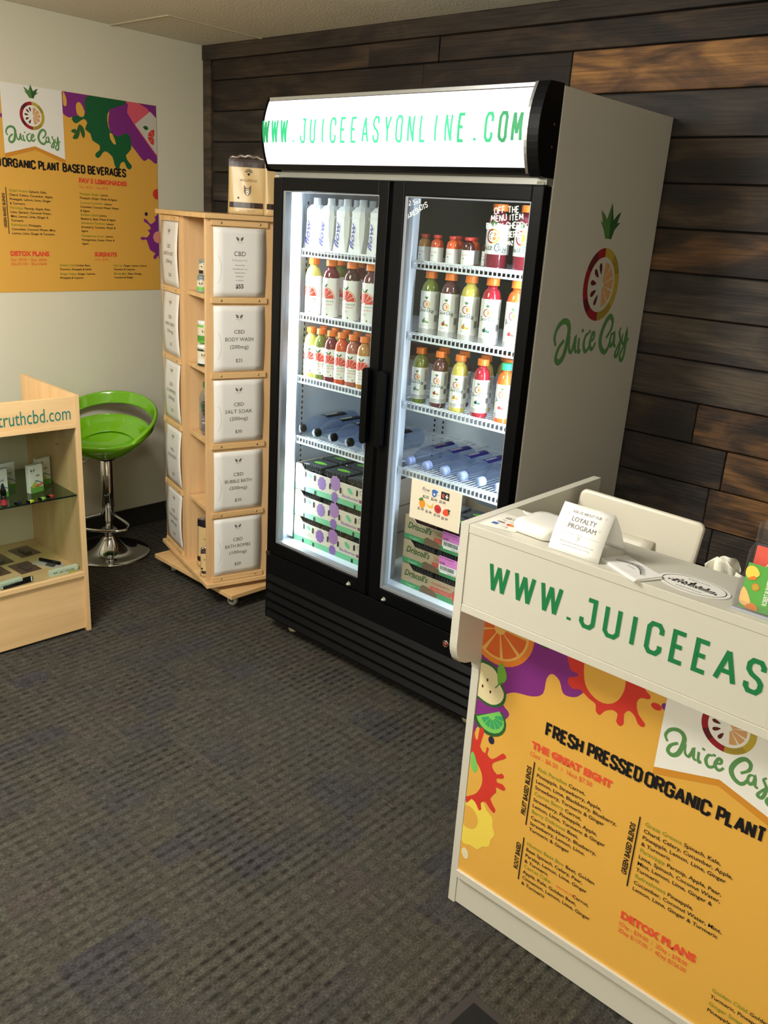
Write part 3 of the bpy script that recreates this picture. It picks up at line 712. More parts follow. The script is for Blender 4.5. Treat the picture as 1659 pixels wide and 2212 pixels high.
ICON = {'g': ((96, 120, 84), (150, 170, 110)), 'p': ((150, 50, 40), (160, 180, 80)), 'y': ((190, 130, 50), (236, 190, 60)), 'b': ((40, 60, 90), (70, 150, 90)), 's': ((206, 50, 50), (220, 80, 70)), 'k': ((60, 30, 50), (120, 30, 50))}
def label_new(r, z0, z1, face, icon, name):
    """white label: round fruit logo, script, fruit picture, drink name, small print on the side"""
    D = Dec(); L_ = z1-z0; mb = band(r, z0, z1)
    k = r/.0305
    fruit_logo(D, 0, L_*.70, .115*k, 1, detail=1, script=M('label_grey_green', (86, 104, 92), .5))
    D.text('COLD PRESSED', 0, L_*.425, .0013*k, LGREY, 1, align='C')
    a, b = ICON[icon]; ma = M('icon_%s_a' % icon, a, .5); m2 = M('icon_%s_b' % icon, b, .5)
    D.disc(-.005*k, L_*.31, .0062*k, ma, 1, 10); D.disc(.004*k, L_*.295, .0045*k, m2, 2, 8); D.disc(.009*k, L_*.285, .0032*k, ma, 1, 7)
    D.poly([(-.006*k, L_*.35), (-.002*k, L_*.40), (.001*k, L_*.35)], LEAFG, 1)
    D.text(name, 0, L_*.205, .0026*k, BK, 1, align='C', shear=.2, fit=.026*k)
    gm = M('label_grey_wash', (196, 192, 188), .5)
    up_ = [(lin(-.045*k, .045*k, i/12), L_*(.135+.015*math.sin(i*2.3))) for i in range(13)]
    for i in range(12): D.raw([(up_[i][0], .001), (up_[i+1][0], .001), up_[i+1], up_[i]], [(0, 1, 2, 3)], gm, 1)
    for i in range(24):
        v = L_*(.93-i*.016); D.rect(.030*k, v, (.047-.004*random.random())*k, v+.0007, GREY, 2)
    for i in range(14): D.rect(.031*k+i*.0010*k, L_*.30, .031*k+i*.0010*k+.0005*k, L_*.46, BK, 2)
    for i in range(5): D.rect(-.018*k, L_*(.12-.018*i), .012*k, L_*(.12-.018*i)+.0006, LGREY, 2)
    D.refine(.0045).build('', cyl(r+.0004, z0, face), eps=.00012, mb=mb)
    return mb
GRF = M('grapefruit_pulp', (214, 66, 52), .5)
def label_old(r, z0, z1, face, name):
    """white label: half grapefruit with leaves over a word mark, red script name"""
    D = Dec(); L_ = z1-z0; mb = band(r, z0, z1); k = r/.0305
    cy = L_*.47; R_ = min(.040*k, L_*.40)
    D.wedge(0, cy, 0, R_*1.06, 0, 180, M('label_pink_rim', (232, 150, 120), .5), 1, 14); D.wedge(0, cy, 0, R_*.98, 0, 180, WHITE, 2, 14)
    for i in range(6): D.wedge(0, cy+.001, R_*.14, R_*.92, 2+i*29.7, 29.7*(i+1)-1.5, GRF, 3, 5)
    for s_ in (-1, 1): D.blob([(0, cy+R_*1.0), (s_*.004*k, cy+R_*1.2), (s_*.013*k, cy+R_*1.34), (s_*.010*k, cy+R_*1.10)], LEAFD, 3, 2)
    D.text('juiceeasy', 0, cy-.0105*k, .0075*k, M('word_green', (60, 120, 80), .5), 2, align='C', fit=.078*k, res=1)
    D.text(name, .006*k, cy-.0215*k, .0062*k, RED, 2, align='C', shear=.35, fit=.052*k)
    for i in range(4): D.rect(-.012*k, cy-.031*k-.0018*i, .012*k, cy-.0303*k-.0018*i, LGREY, 1)
    D.disc(.014*k, L_*.07, .003*k, LEAFD, 1, 10); D.rect(-.018*k, L_*.06, -.006*k, L_*.075, M('teal_print', (60, 140, 120), .5), 1)
    for i in range(22):
        v = L_*(.95-i*.035); D.rect(.046*k, v, (.058-.004*random.random())*k, v+.0008, GREY, 1)
    D.refine(.0045).build('', cyl(r+.0004, z0, face), eps=.00012, mb=mb)
    return mb
PROTO = {}
def bottle(key, r, H, col, capm, lab, lz, x, y, z, label, group, cat='bottle', nm='juice_bottle', jit=0.0):
    if key in PROTO: return dup(PROTO[key], (x, y, z), jit, label, group)
    t = thing(nm, label, cat, (x, y, z), jit, group); jm = juice_mat(col)
    obj('bottle_body', body_mb(r, H, jm), t); obj('cap', cap_mb(r*.68, H*.895, H*.105, capm), t); obj('label_band', lab(r, *lz), t, fix=False)
    PROTO[key] = t; return t
FN, FO, FC = -math.pi/2+.28, -math.pi/2-.06, -math.pi/2+.36
def new(icon, name, f=FN): return lambda r, a, b: label_new(r, a, b, f, icon, name)
def old(name, f=FO): return lambda r, a, b: label_old(r, a, b, f, name)
COLS = dict(lemon=(214, 208, 116), green=(120, 132, 52), beet=(110, 26, 40), dark=(74, 24, 24), brown=(92, 54, 50), gold=(206, 190, 92), red=(170, 34, 52), oran=(236, 96, 36), olive=(150, 140, 60), carrot=(206, 82, 34), pinkb=(170, 96, 80), tan=(182, 124, 60), plum=(96, 40, 48))
yF, yB = .140, .212
S = SZ[1]; H16, H12 = .204, .188
G1 = 'large juice bottles on the second shelf, left door'
for key, x, y, col, nm, lb in (('o_lem', .083, yF, 'lemon', 'Divine Greens', 'pale yellow juice bottle with grapefruit label, leftmost on second shelf behind left door'),
    ('o_beet', .175, yF, 'beet', 'Pink Paradise', 'deep red juice bottle with grapefruit label, second from left behind left door'),
    ('o_dark', .281, yF, 'dark', 'Berry Delicious', 'dark maroon juice bottle with grapefruit label, third from left behind left door'),
    ('o_plum', .374, yF, 'plum', 'Human Beet', 'dark juice bottle cut off by the left door frame on second shelf'),
    ('o_grn', .140, yB+.01, 'green', 'Great Greens', 'green juice bottle standing behind the pale yellow one, second shelf, left door'),
    ('o_beet', .232, yB+.02, 'beet', '', 'red juice bottle behind the deep red one, second shelf, left door'),
    ('o_dark', .334, yB+.02, 'dark', '', 'dark juice bottle at the back right of second shelf, left door')):
    bottle(key, .0305, H16, COLS[col], CAPO, old(nm), (.004, .142), x, y, S, lb, G1)
S = SZ[2]
G2 = 'small juice bottles on the third shelf, left door'
ro = [(.075, yF+.07, 'lemon', 'Ginger Snappy', 'pale yellow'), (.080, yF, 'lemon', 'Golden Child', 'yellow green'), (.134, yF, 'green', 'Great Greens', 'green'), (.190, yF, 'beet', 'Pink Paradise', 'deep red'), (.245, yF, 'carrot', 'Carrot Berry', 'orange red'), (.302, yF, 'pinkb', 'Berry Delicious', 'dusty pink'), (.358, yF, 'tan', 'Carrot Cake', 'amber brown')]
for i, (x, y, col, nm, cn) in enumerate(ro):
    lb = '%s small juice bottle, %s in the front row of third shelf, left door' % (cn, ('', 'first', 'second', 'third', 'fourth', 'fifth', 'sixth')[i]) if i else 'pale yellow small juice bottle in the back row beside the light tube, third shelf'
    bottle('s_'+nm, .0262, H12, COLS[col], CAPO, old(nm, FC), (.020, .122), x, y, S, lb, G2)
for i, (x, nm) in enumerate(((.136, 'Golden Child'), (.194, 'Great Greens'), (.250, 'Pink Paradise'), (.312, 'Carrot Cake'), (.372, 'Carrot Berry'))):
    dup(PROTO['s_'+nm], (x, yF+.075, S), 0, '%s small juice bottle in the back row of third shelf, left door' % ('second', 'third', 'fourth', 'fifth', 'sixth')[i], G2)
# right door
S = SZ[1]
G3 = 'large juice bottles on the second shelf, right door'
for key, x, y, col, ic, nm, lb in (('n_green', .640, yF, 'green', 'g', 'Coconut Cucumber', 'green juice bottle with round fruit logo, first on second shelf of right door'),
    ('n_brown', .722, yF, 'brown', 'p', 'Pomegranate Grape', 'brown juice bottle with round fruit logo, second on second shelf of right door'),
    ('n_gold', .803, yF, 'gold', 'y', 'Pineapple Ginger', 'yellow juice bottle with round fruit logo, third on second shelf of right door'),
    ('n_red', .885, yF, 'red', 'b', 'Blueberry Basil', 'crimson juice bottle with round fruit logo, fourth on second shelf of right door'),
    ('n_red', .935, yB+.03, 'red', 'b', '', 'crimson juice bottle behind, near the right end of second shelf'),
    ('n_oran', .975, yF+.005, 'oran', 's', 'Strawberry Turmeric', 'bright orange juice bottle glowing at the right end of second shelf')):
    bottle(key, .0305, H16, COLS[col], CAPO, new(ic, nm), (.004, .142), x, y, S, lb, G3)
S = SZ[2]
G4 = 'small juice bottles on the third shelf, right door'
for key, x, y, col, ic, nm, cp_, lb in (('m_green', .622, yF, 'green', 'g', 'Coconut Cucumber', CAPO, 'green small juice bottle, first on third shelf of right door'),
    ('m_brown', .707, yF, 'brown', 'p', 'Pomegranate Grape', CAPO, 'dark brown small juice bottle, second on third shelf of right door'),
    ('m_gold', .789, yF, 'gold', 'y', 'Pineapple Ginger', CAPO, 'yellow small juice bottle, third on third shelf of right door'),
    ('m_red', .878, yF, 'red', 'b', 'Blueberry Basil', CAPO, 'crimson small juice bottle, fourth on third shelf of right door'),
    ('m_oran', .970, yF, 'oran', 's', 'Strawberry Turmeric', CAPG, 'orange juice bottle with a green cap at the right end of third shelf'),
    ('m_olive', .655, yB+.01, 'olive', 'g', '', CAPO, 'olive small juice bottle behind the first green one, third shelf, right door'),
    ('m_brown', .742, yB+.01, 'brown', 'p', '', CAPO, 'brown small juice bottle behind the second one, third shelf, right door'),
    ('m_gold', .832, yB+.01, 'gold', 'y', '', CAPO, 'yellow small juice bottle behind the third one, third shelf, right door'),
    ('m_gold', .862, yB+.08, 'gold', 'y', '', CAPO, 'yellow small juice bottle deepest in the row, third shelf, right door'),
    ('m_red', .922, yB+.01, 'red', 'b', '', CAPO, 'crimson small juice bottle behind the fourth one, third shelf, right door')):
    bottle(key, .0275, H12, COLS[col], cp_, new(ic, nm), (.018, .124), x, y, S, lb, G4)
# shots
S = SZ[0]
G5 = 'small shot bottles on the top shelf'
def shot_label(name):
    def f(r, a, b):
        mb = band(r, a, b); D = Dec(); L_ = b-a
        D.text(name, 0, L_*.62, .0042, RED, 1, align='C', shear=.35, fit=.034); D.rect(-.002, L_*.38, .002, L_*.46, LEAFG, 1); D.rect(-.0035, L_*.41, .0035, L_*.44, LEAFG, 1)
        for i in range(3): D.rect(-.008, L_*(.28-.05*i), .008, L_*(.29-.05*i), LGREY, 1)
        D.build('', cyl(r+.0004, a, -math.pi/2-.1), eps=.0001, mb=mb); return mb
    return f
for key, x, y, col, nm, lb in (('h1', .601, yF, 'tan', 'Ginger Snappy', 'tan shot bottle with a red cap, leftmost of the shots'), ('h2', .653, yF, 'carrot', 'Golden Child', 'orange shot bottle with a red cap, second of the shots'),
    ('h3', .717, yF, 'oran', 'Hot Lips', 'deep orange shot bottle with a red cap, third of the shots'), ('h4', .778, yF, 'dark', 'Bloody Mary', 'black shot bottle with a red cap, fourth of the shots'),
    ('h2', .690, yB-.01, 'carrot', '', 'orange shot bottle behind the gap between second and third shots'), ('h3', .752, yB-.01, 'oran', '', 'orange shot bottle behind the third and fourth shots'), ('h4', .824, yF+.045, 'dark', '', 'black shot bottle at the right end behind the fourth one')):
    bottle(key, .0205, .088, COLS[col], CAPR, shot_label(nm), (.006, .050), x, y, S, lb, G5)
def big_label(r, a, b):
    mb = band(r, a, b); D = Dec(); L_ = b-a; fruit_logo(D, 0, L_*.60, .20, 1, detail=1, script=M('label_grey_green', (86, 104, 92), .5))
    D.refine(.0045).build('', cyl(r+.0004, a, -math.pi/2+.15), eps=.00012, mb=mb); return mb
bottle('big', .036, .190, COLS['beet'], CAPO, big_label, (.045, .132), .868, .165, S, 'large dark red juice bottle on the top shelf beside the shots', 'large bottles on the top shelf', jit=0)
bottle('big', .036, .190, COLS['beet'], CAPO, big_label, (.045, .132), .972, .165, S, 'large dark red juice bottle at the right end of top shelf', 'large bottles on the top shelf')
bottle('big', .036, .190, COLS['beet'], CAPO, big_label, (.045, .132), .918, .245, S, 'large dark red juice bottle behind the other two on top shelf', 'large bottles on the top shelf')

# water cartons
def carton(x, y, z, rz, label):
    key = 'carton'
    if key in PROTO: return dup(PROTO[key], (x, y, z), rz, label, 'water cartons on the top shelf')
    t = thing('water_carton', label, 'carton', (x, y, z), rz, 'water cartons on the top shelf')
    CT = M('carton_white', (216, 216, 214), .4)
    a = .034; Hc = .158
    def ring(k, c, zz): return [(-a*k+c, -a*k, zz), (a*k-c, -a*k, zz), (a*k, -a*k+c, zz), (a*k, a*k-c, zz), (a*k-c, a*k, zz), (-a*k+c, a*k, zz), (-a*k, a*k-c, zz), (-a*k, -a*k+c, zz)]
    rings = [ring(.96, .002, 0), ring(1, .003, .012), ring(.97, .012, .06), ring(.97, .014, .11), ring(.93, .010, .142), ring(.62, .012, Hc)]
    vs = [p for r_ in rings for p in r_]; fs = []
    for j in range(len(rings)-1):
        for i in range(8): fs.append((j*8+i, j*8+(i+1) % 8, (j+1)*8+(i+1) % 8, (j+1)*8+i))
    fs += [tuple(range(8)), tuple(40+i for i in range(8))]
    obj('carton_body', MB().add(vs, fs, CT), t)
    obj('cap', MB().lathe([(.0155, Hc-.004), (.0155, Hc+.004), (.0135, Hc+.006), (.0135, Hc+.022), (.0125, Hc+.024)], CAPW, 20), t)
    D = Dec()
    D.text('flow', -.005, .018, .021, M('print_royal_blue', (46, 40, 140), .5), 2, shear=.35, bold=.02, rot=math.pi/2-.06, fit=.090, res=2)
    D.text('alkaline spring water', .010, .030, .0042, LGREY, 2, rot=math.pi/2-.06)
    D.stroke([(-.030, .11), (-.012, .135), (-.004, .150)], .0008, LGREY, 1); D.stroke([(.030, .11), (.012, .135), (.004, .150)], .0008, LGREY, 1)
    D.stroke([(-.03, .125), (-.015, .118), (.0, .126), (.02, .118), (.03, .124)], .0010, LGREY, 1, smooth=2)
    o = D.build('carton_print', flat((0, -a*1.0-.0003, 0), (1, 0, 0), (0, 0, 1)), t)
    PROTO[key] = t; return t
for i, (x, y) in enumerate(((.060, .150), (.137, .146), (.217, .146), (.293, .146), (.380, .146))):
    carton(x+.018, y, SZ[0], .10-.06*i, ('white water carton nearest the light tube, top shelf, left door', 'white water carton second from the light tube', 'white water carton in the middle of the top shelf row', 'white water carton fourth along the top shelf', 'white water carton cut off by the left door frame')[i])
for i, x in enumerate((.120, .200, .276, .352)): carton(x, .232, SZ[0], .05, 'white water carton in the back row, %s from left' % ('first', 'second', 'third', 'fourth')[i])

# lying water bottles
def lying(key, r, L_, capm, capc, lab, x, y, z, rz, label, group, ribs=True, sport=False):
    if key in PROTO: return dup(PROTO[key], (x, y, z), rz, label, group)
    t = thing('water_bottle', label, 'bottle', (x, y, z), rz, group)
    # axis along +y, neck at y = 0
    RX = Matrix.Rotation(-math.pi/2, 4, 'X')
    prof = [(.0125, .018), (.0135, .030)]
    for i in range(1, 8):
        q = i/7; prof.append((lin(.0135, r, math.sin(q*math.pi/2)**1.2), .030+.075*q))
    zz = .112; k = 0
    while zz < L_-.012: prof.append((r*(1 if k % 2 == 0 else .965), zz)); zz += .012; k += 1
    prof += [(r*.96, L_-.006), (r*.7, L_), (0.004, L_-.010)]
    obj('bottle_body', MB().lathe(prof, CLEAR, 24, RX, closed_bot=False), t)
    mb = MB().lathe([(.0150, 0), (.0155, .002), (.0155, .017), (.0165, .018), (.0165, .021)], capm, 22, RX, closed_bot=not sport)
    if sport:
        mb = MB().lathe([(.0080, -.004), (.0160, .002), (.0185, .006), (.0185, .024)], capm, 22, RX); mb.lathe([(.0085, -.017), (.0095, -.015), (.0095, -.002)], capc, 16, RX)
    obj('cap', mb, t, bevel=0)
    mb = MB(); z0, z1 = (.125, .235) if not sport else (.125, .185)
    wa = 1.0 if sport else .62
    mb.grid(12, 2, lambda a, b: ((r+.0006)*math.sin(lin(-wa, wa, a)), lin(z0, z1, b), (r+.0006)*math.cos(lin(-wa, wa, a))), lab)
    D = Dec()
    if not sport:
        D.text('essential', 0, 0, .016, WHITE, 1, fit=.066, res=1, shear=.15)
        D.build('', lambda u, v, d: ((r+.0008+d)*math.sin(v/r), z0+.006+u, (r+.0008+d)*math.cos(v/r)), eps=.0002, mb=mb)
    else:
        D.text('water', 0, 0, .012, WHITE, 1, fit=.048, res=1)
        D.build('', lambda u, v, d: ((r+.0008+d)*math.sin((v-.01)/r), z0+.006+u, (r+.0008+d)*math.cos((v-.01)/r)), eps=.0002, mb=mb)
    obj('label_band', mb, t, fix=False)
    PROTO[key] = t; return t
LB = M('label_black_film', (24, 20, 26), .3); LNAVY = M('label_navy_film', (40, 30, 110), .3)
FR_CL = M('frosted_cap', (150, 164, 214), .3); BLUEC = M('blue_spout', (44, 56, 200), .35)
ORD = ('first', 'second', 'third', 'fourth', 'fifth', 'sixth')
for i, (x, rz) in enumerate(((.084, 0), (.168, .0), (.256, .01), (.342, 0), (.430, -.01))):
    lying('lw', .0385, .30, BLACK, None, LB, x, .092, SZ[3]+.0388, rz, 'clear water bottle, black cap, lying %s from the light tube, fourth shelf' % ORD[i], 'lying water bottles, left door')
for i, x in enumerate((.632, .708, .785, .860, .935, 1.010)):
    lying('rw', .0355, .255, FR_CL, BLUEC, LNAVY, x, .100, SZ[3]+.0358, 0, 'clear water bottle, blue sport cap, lying %s from left, right door fourth shelf' % ORD[i], 'lying water bottles, right door')

# fruit boxes
CARD = M('cardboard', (178, 156, 128), .7); CARDW = M('printed_card', (214, 202, 184), .55); CARDI = M('cardboard_inside', (112, 90, 70), .8)
BGR = M('box_green', (110, 188, 140), .5); BGR2 = M('box_green_dark', (74, 146, 96), .5); BPUR = M('berry_purple', (134, 96, 164), .5); BPUR2 = M('berry_purple_soft', (158, 112, 170), .5); HOLE = M('vent_hole', (30, 24, 22), .8)
BERRY = M('blackberries', (26, 22, 36), .5, bump=.8, bscale=160); STRW = M('strawberries_dark', (70, 28, 26), .5, bump=.8, bscale=120)
def tray(nm, lb, x0, x1, z0, hf, prints, group, card, fruit, cut):
    t = thing(nm, lb, 'box', (x0, .098, z0), 0, group); Wd = x1-x0; Dp = .36; th = .004; Hh = .104
    mb = MB(); mb.box(0, 0, 0, Wd, Dp, th, card)
    # front wall with lower middle, raised ends
    pr = [(0, 0), (Wd, 0), (Wd, hf), (Wd-.03, hf), (Wd-.05, cut), (.05, cut), (.03, hf), (0, hf)]
    mb.prism(pr, card, lambda u, v, d: (u, d, v), 0, th); mb.prism(pr, card, lambda u, v, d: (u, d, v), Dp-th, Dp)
    mb.box(0, th, th, th, Dp-th, hf, card).box(Wd-th, th, th, Wd, Dp-th, hf, card)
    obj('tray', mb, t)
    o = prints(Wd, hf, cut).build('box_print', flat((0, -.0004, 0), (1, 0, 0), (0, 0, 1)), t, eps=.0002)
    return t
def bb_print(Wd, h, cut):
    D = Dec(); D.rect(.0, .0, Wd, h*.22, BGR, 1)
    D.raw([(0, h*.22), (Wd, h*.22), (Wd, cut), (0, cut)], [(0, 1, 2, 3)], CARDW, 1)
    def berry(u, v, r, m_):
        D.poly([(u+r*(1+.07*math.cos(9*a))*math.cos(a)*.9, v+r*(1+.07*math.cos(9*a))*math.sin(a)) for a in [2*math.pi*i/36 for i in range(36)]], m_, 2)
    berry(.150, h*.52, h*.25, BPUR); berry(.222, h*.70, h*.29, BPUR2); berry(.222, h*.17, h*.20, BPUR)
    D.blob([(.082, h*.60), (.070, h*.68), (.078, h*.78), (.094, h*.72), (.094, h*.60)], BGR, 2, 2); D.blob([(.300, h*.50), (.286, h*.64), (.294, h*.72), (.312, h*.62), (.315, h*.50)], BGR, 2, 2)
    D.text("Driscoll's", .018, h*.32, .017, M('box_script', (150, 170, 150), .5), 2, shear=.3, fit=.085, res=1)
    D.text('Blackberries', .262, h*.30, .012, BPUR, 2, fit=.082, bold=.02); D.text('Organic', .085, h*.06, .010, M('box_text_pale', (170, 214, 180), .5), 2)
    D.rect(.350, h*.28, .40, h*.40, M('box_plum', (120, 70, 100), .5), 2); D.disc(.362, h*.66, .010, GREY, 2, 14); D.disc(.362, h*.66, .008, CARDW, 3, 14)
    D.text('ORGANIC BLACKBERRIES', .02, h*.84, .004, GREY, 2)
    for u, v in ((.058, .66), (.110, .62), (.195, .52), (.252, .50), (.338, .60), (.385, .62), (.055, .1), (.115, .1), (.330, .1)):
        D.poly([(u-.005, h*v-.010), (u+.005, h*v-.010), (u+.005, h*v+.010), (u, h*v+.014), (u-.005, h*v+.010)] if v > .2 else [(u-.005, 0), (u+.005, 0), (u+.005, .016), (u-.005, .016)], HOLE, 4)
    return D
def sb_print(Wd, h, cut):
    D = Dec(); D.rect(0, 0, Wd, h*.22, BGR2, 1); 
    D.text("Driscoll's", .015, h*.48, .024, LEAFD, 2, shear=.3, fit=.108, res=2, bold=.02); D.text('Finest Berries Since', .03, h*.36, .005, LGREY, 2)
    D.text('Organic', .025, h*.05, .010, M('box_text_pale', (170, 214, 180), .5), 2)
    D.rect(.135, h*.25, .228, h*.44, M('box_red', (204, 84, 72), .5), 2); D.text('STRAWBERRIES', .145, h*.30, .008, CARD, 3, fit=.075); D.text('Strawberries', .142, h*.54, .012, M('box_red', (204, 84, 72), .5), 2, fit=.080)
    D.blob([(.238, h*.15), (.232, h*.45), (.245, h*.62), (.262, h*.62), (.272, h*.42), (.262, h*.18), (.250, h*.08)], M('box_red', (204, 84, 72), .5), 3, 3)
    D.poly([(.090, 0), (.094, h*.26), (.105, h*.34), (.150, h*.27), (.168, h*.12), (.168, 0)], CARDI, 4)
    D.poly([(.300, 0), (.304, h*.26), (.36, h*.27), (.372, 0)], CARDI, 4)
    return D
CLAM = clear_mat('clamshell_plastic', (150, 160, 160), 1.0, .08, 1.5, body=.05)
def clam(x, y, z, lb, group, w_=.118, d_=.100, h_=.050, fruit=BERRY, stk=True):
    key = 'clam_'+fruit.name
    if key in PROTO: return dup(PROTO[key], (x, y, z), random.uniform(-.03, .03), lb, group)
    t = thing('fruit_punnet', lb, 'punnet', (x, y, z), 0, group)
    mb = MB().prism([(-w_/2+.006, -d_/2+.006), (w_/2-.006, -d_/2+.006), (w_/2-.006, d_/2-.006), (-w_/2+.006, d_/2-.006)], CLAM, lambda u, v, d: (u*(.9+d*2), v*(.9+d*2), d), 0, h_*.62)
    mb.box(-w_/2, -d_/2, h_*.62, w_/2, d_/2, h_*.68, CLAM); mb.box(-w_/2+.005, -d_/2+.005, h_*.68, w_/2-.005, d_/2-.005, h_, CLAM)
    for i in range(9): mb.box(-w_/2+.006+i*.0125, -d_/2-.0005, h_*.70, -w_/2+.011+i*.0125, -d_/2+.004, h_*.96, CLAM)
    obj('clamshell', mb, t, bevel=.002)
    mb = MB()
    for i in range(5):
        for j in range(4):
            cx, cy = -w_*.36+w_*.18*i, -d_*.34+d_*.225*j
            mb.lathe([(.002, .004), (.010, .010), (.0115, .020), (.010, h_*.60), (.003, h_*.78)], fruit, 7, Matrix.Translation((cx, cy, random.uniform(-.001, .003))))
    o = obj('berries', mb, t); o['kind'] = 'stuff'
    D = Dec(); D.blob([(-.030, -.004), (-.012, .012), (.018, .010), (.036, -.002), (.014, -.012), (-.014, -.014)], M('leaf_sticker', (120, 196, 60), .4), 1, 3); D.stroke([(-.024, -.002), (.028, 0)], .0015, LEAFD, 2)
    D.build('leaf_sticker', flat((0, 0, h_+.0004), (1, 0, 0), (0, 1, 0)), t)
    PROTO[key] = t; return t
ZF = .3885
nms = ('bottom', 'middle', 'top')
for i in range(3):
    z0 = ZF+.1085*i
    tray('fruit_box', '%s box of the purple berry print stack behind the left door' % nms[i], .062, .470, z0, .104, bb_print, 'blackberry boxes', CARDW, BERRY, .084)
    for a in range(3): 
        clam(.062+.075+.129*a, .160, z0+.052 if i < 2 else z0+.058, 'berry punnet in the %s blackberry box, front row, %s from left' % (nms[i], ('first', 'second', 'third')[a]), 'blackberry punnets')
        if i == 2: clam(.062+.075+.129*a, .268, z0+.058, 'berry punnet in the top blackberry box, second row, %s from left' % ('first', 'second', 'third')[a], 'blackberry punnets')
    z1 = ZF+.0905*i
    tray('fruit_box', '%s box of the strawberry stack behind the right door' % nms[i], .640, 1.04, z1, .086, sb_print, 'strawberry boxes', CARD, STRW, .066)
    for a in range(3):
        clam(.640+.074+.126*a, .160, z1+.033 if i < 2 else z1+.048, 'punnet in the %s strawberry box, front row, %s from left' % (nms[i], ('first', 'second', 'third')[a]), 'strawberry punnets', fruit=STRW)
        if i == 2: clam(.640+.074+.126*a, .268, z1+.048, 'punnet in the top strawberry box, second row, %s from left' % ('first', 'second', 'third')[a], 'strawberry punnets', fruit=STRW)
# barcode labels stuck on two strawberry boxes
for i in (1, 2):
    z1 = ZF+.0905*i; t = thing('barcode_sticker', 'pink and white barcode sticker on the %s strawberry box' % nms[i], 'sticker', (.812-.006*(2-i), .0955, z1+.012), 0)
    D = Dec(); PK = M('sticker_pink', (226, 130, 206), .5)
    D.poly([(.008, 0), (.078, .002), (.078, .050), (.0, .050), (.0, .012)], WHITE, 0); D.rect(.0, .030, .078, .062, PK, 1)
    for k in range(22): D.rect(.008+k*.0028, .012, .008+k*.0028+random.choice((.0009, .0016)), .026, BK, 2)
    D.text('22745', .004, .034, .007, MAROON, 2, bold=.02); D.text('DRISC STRAWBERRIES', .004, .054, .0045, MAROON, 2); D.text('LOT 1 CT', .045, .044, .004, MAROON, 2); D.text('PACK 12.08', .042, .003, .005, BK, 2)
    D.build('sticker_print', flat((0, 0, 0), (1, 0, 0), (0, 0, 1)), t, eps=.0003)

# price card taped on the right door
t = thing('price_card', 'white price card with fruit pictures taped inside the right door glass', 'sign', (.7285, -.0005, .690))
mb = MB().box(0, .009, 0, .2115, .0105, .138, M('card_white', (232, 222, 200), .5)); obj('card', mb, t, bevel=.0008, seg=1)
D = Dec()
D.text('flow', .048, .108, .013, M('print_slate', (70, 74, 110), .5), 1, shear=.3, fit=.034, res=2); D.rect(.050, .103, .080, .104, LGREY, 1)
D.blob([(.090, .112), (.092, .100), (.100, .096), (.108, .101), (.110, .112), (.116, .118), (.100, .122), (.090, .118)], M('print_blue', (64, 110, 186), .5), 1); D.disc(.100, .106, .004, WHITE, 2, 10); D.text('water', .108, .106, .005, LGREY, 1)
D.rect(.128, .098, .162, .124, M('sign_black', (44, 42, 38), .5), 1); D.text('E', .133, .104, .013, PINK, 2, bold=.04); D.rect(.150, .102, .154, .118, WHITE, 2); D.rect(.146, .108, .158, .112, WHITE, 2)
for a, b, s_ in ((.052, .084, '$2.35'), (.088, .084, '$2.00'), (.123, .084, '$3.00'), (.035, .038, '$1.00'), (.069, .036, '$1.00'), (.105, .034, '$1.50'), (.137, .031, '$5.99')): D.text(s_, a, b, .0095, BK, 1, fit=.026, bold=.02)
D.disc(.052, .062, .013, M('fruit_mango', (232, 150, 44), .5), 1, 18, .016); D.blob([(.036, .072), (.048, .082), (.056, .078), (.050, .070)], LEAFG, 2)
D.blob([(.070, .068), (.080, .056), (.094, .056), (.099, .062), (.096, .074), (.092, .064), (.082, .062)], M('fruit_banana', (232, 190, 60), .5), 1)
D.disc(.119, .060, .0145, M('fruit_apple', (200, 60, 60), .5), 1, 20); D.disc(.121, .058, .006, M('fruit_apple_dark', (176, 44, 48), .5), 2, 12)
D.blob([(.140, .052), (.146, .066), (.160, .070), (.168, .060), (.162, .048), (.150, .046)], CORAL, 1); D.poly([(.160, .072), (.172, .068), (.166, .060), (.172, .054), (.163, .056)], LEAFD, 2)
D.build('card_print', flat((0, .0088, 0), (1, 0, 0), (0, 0, 1)), t)

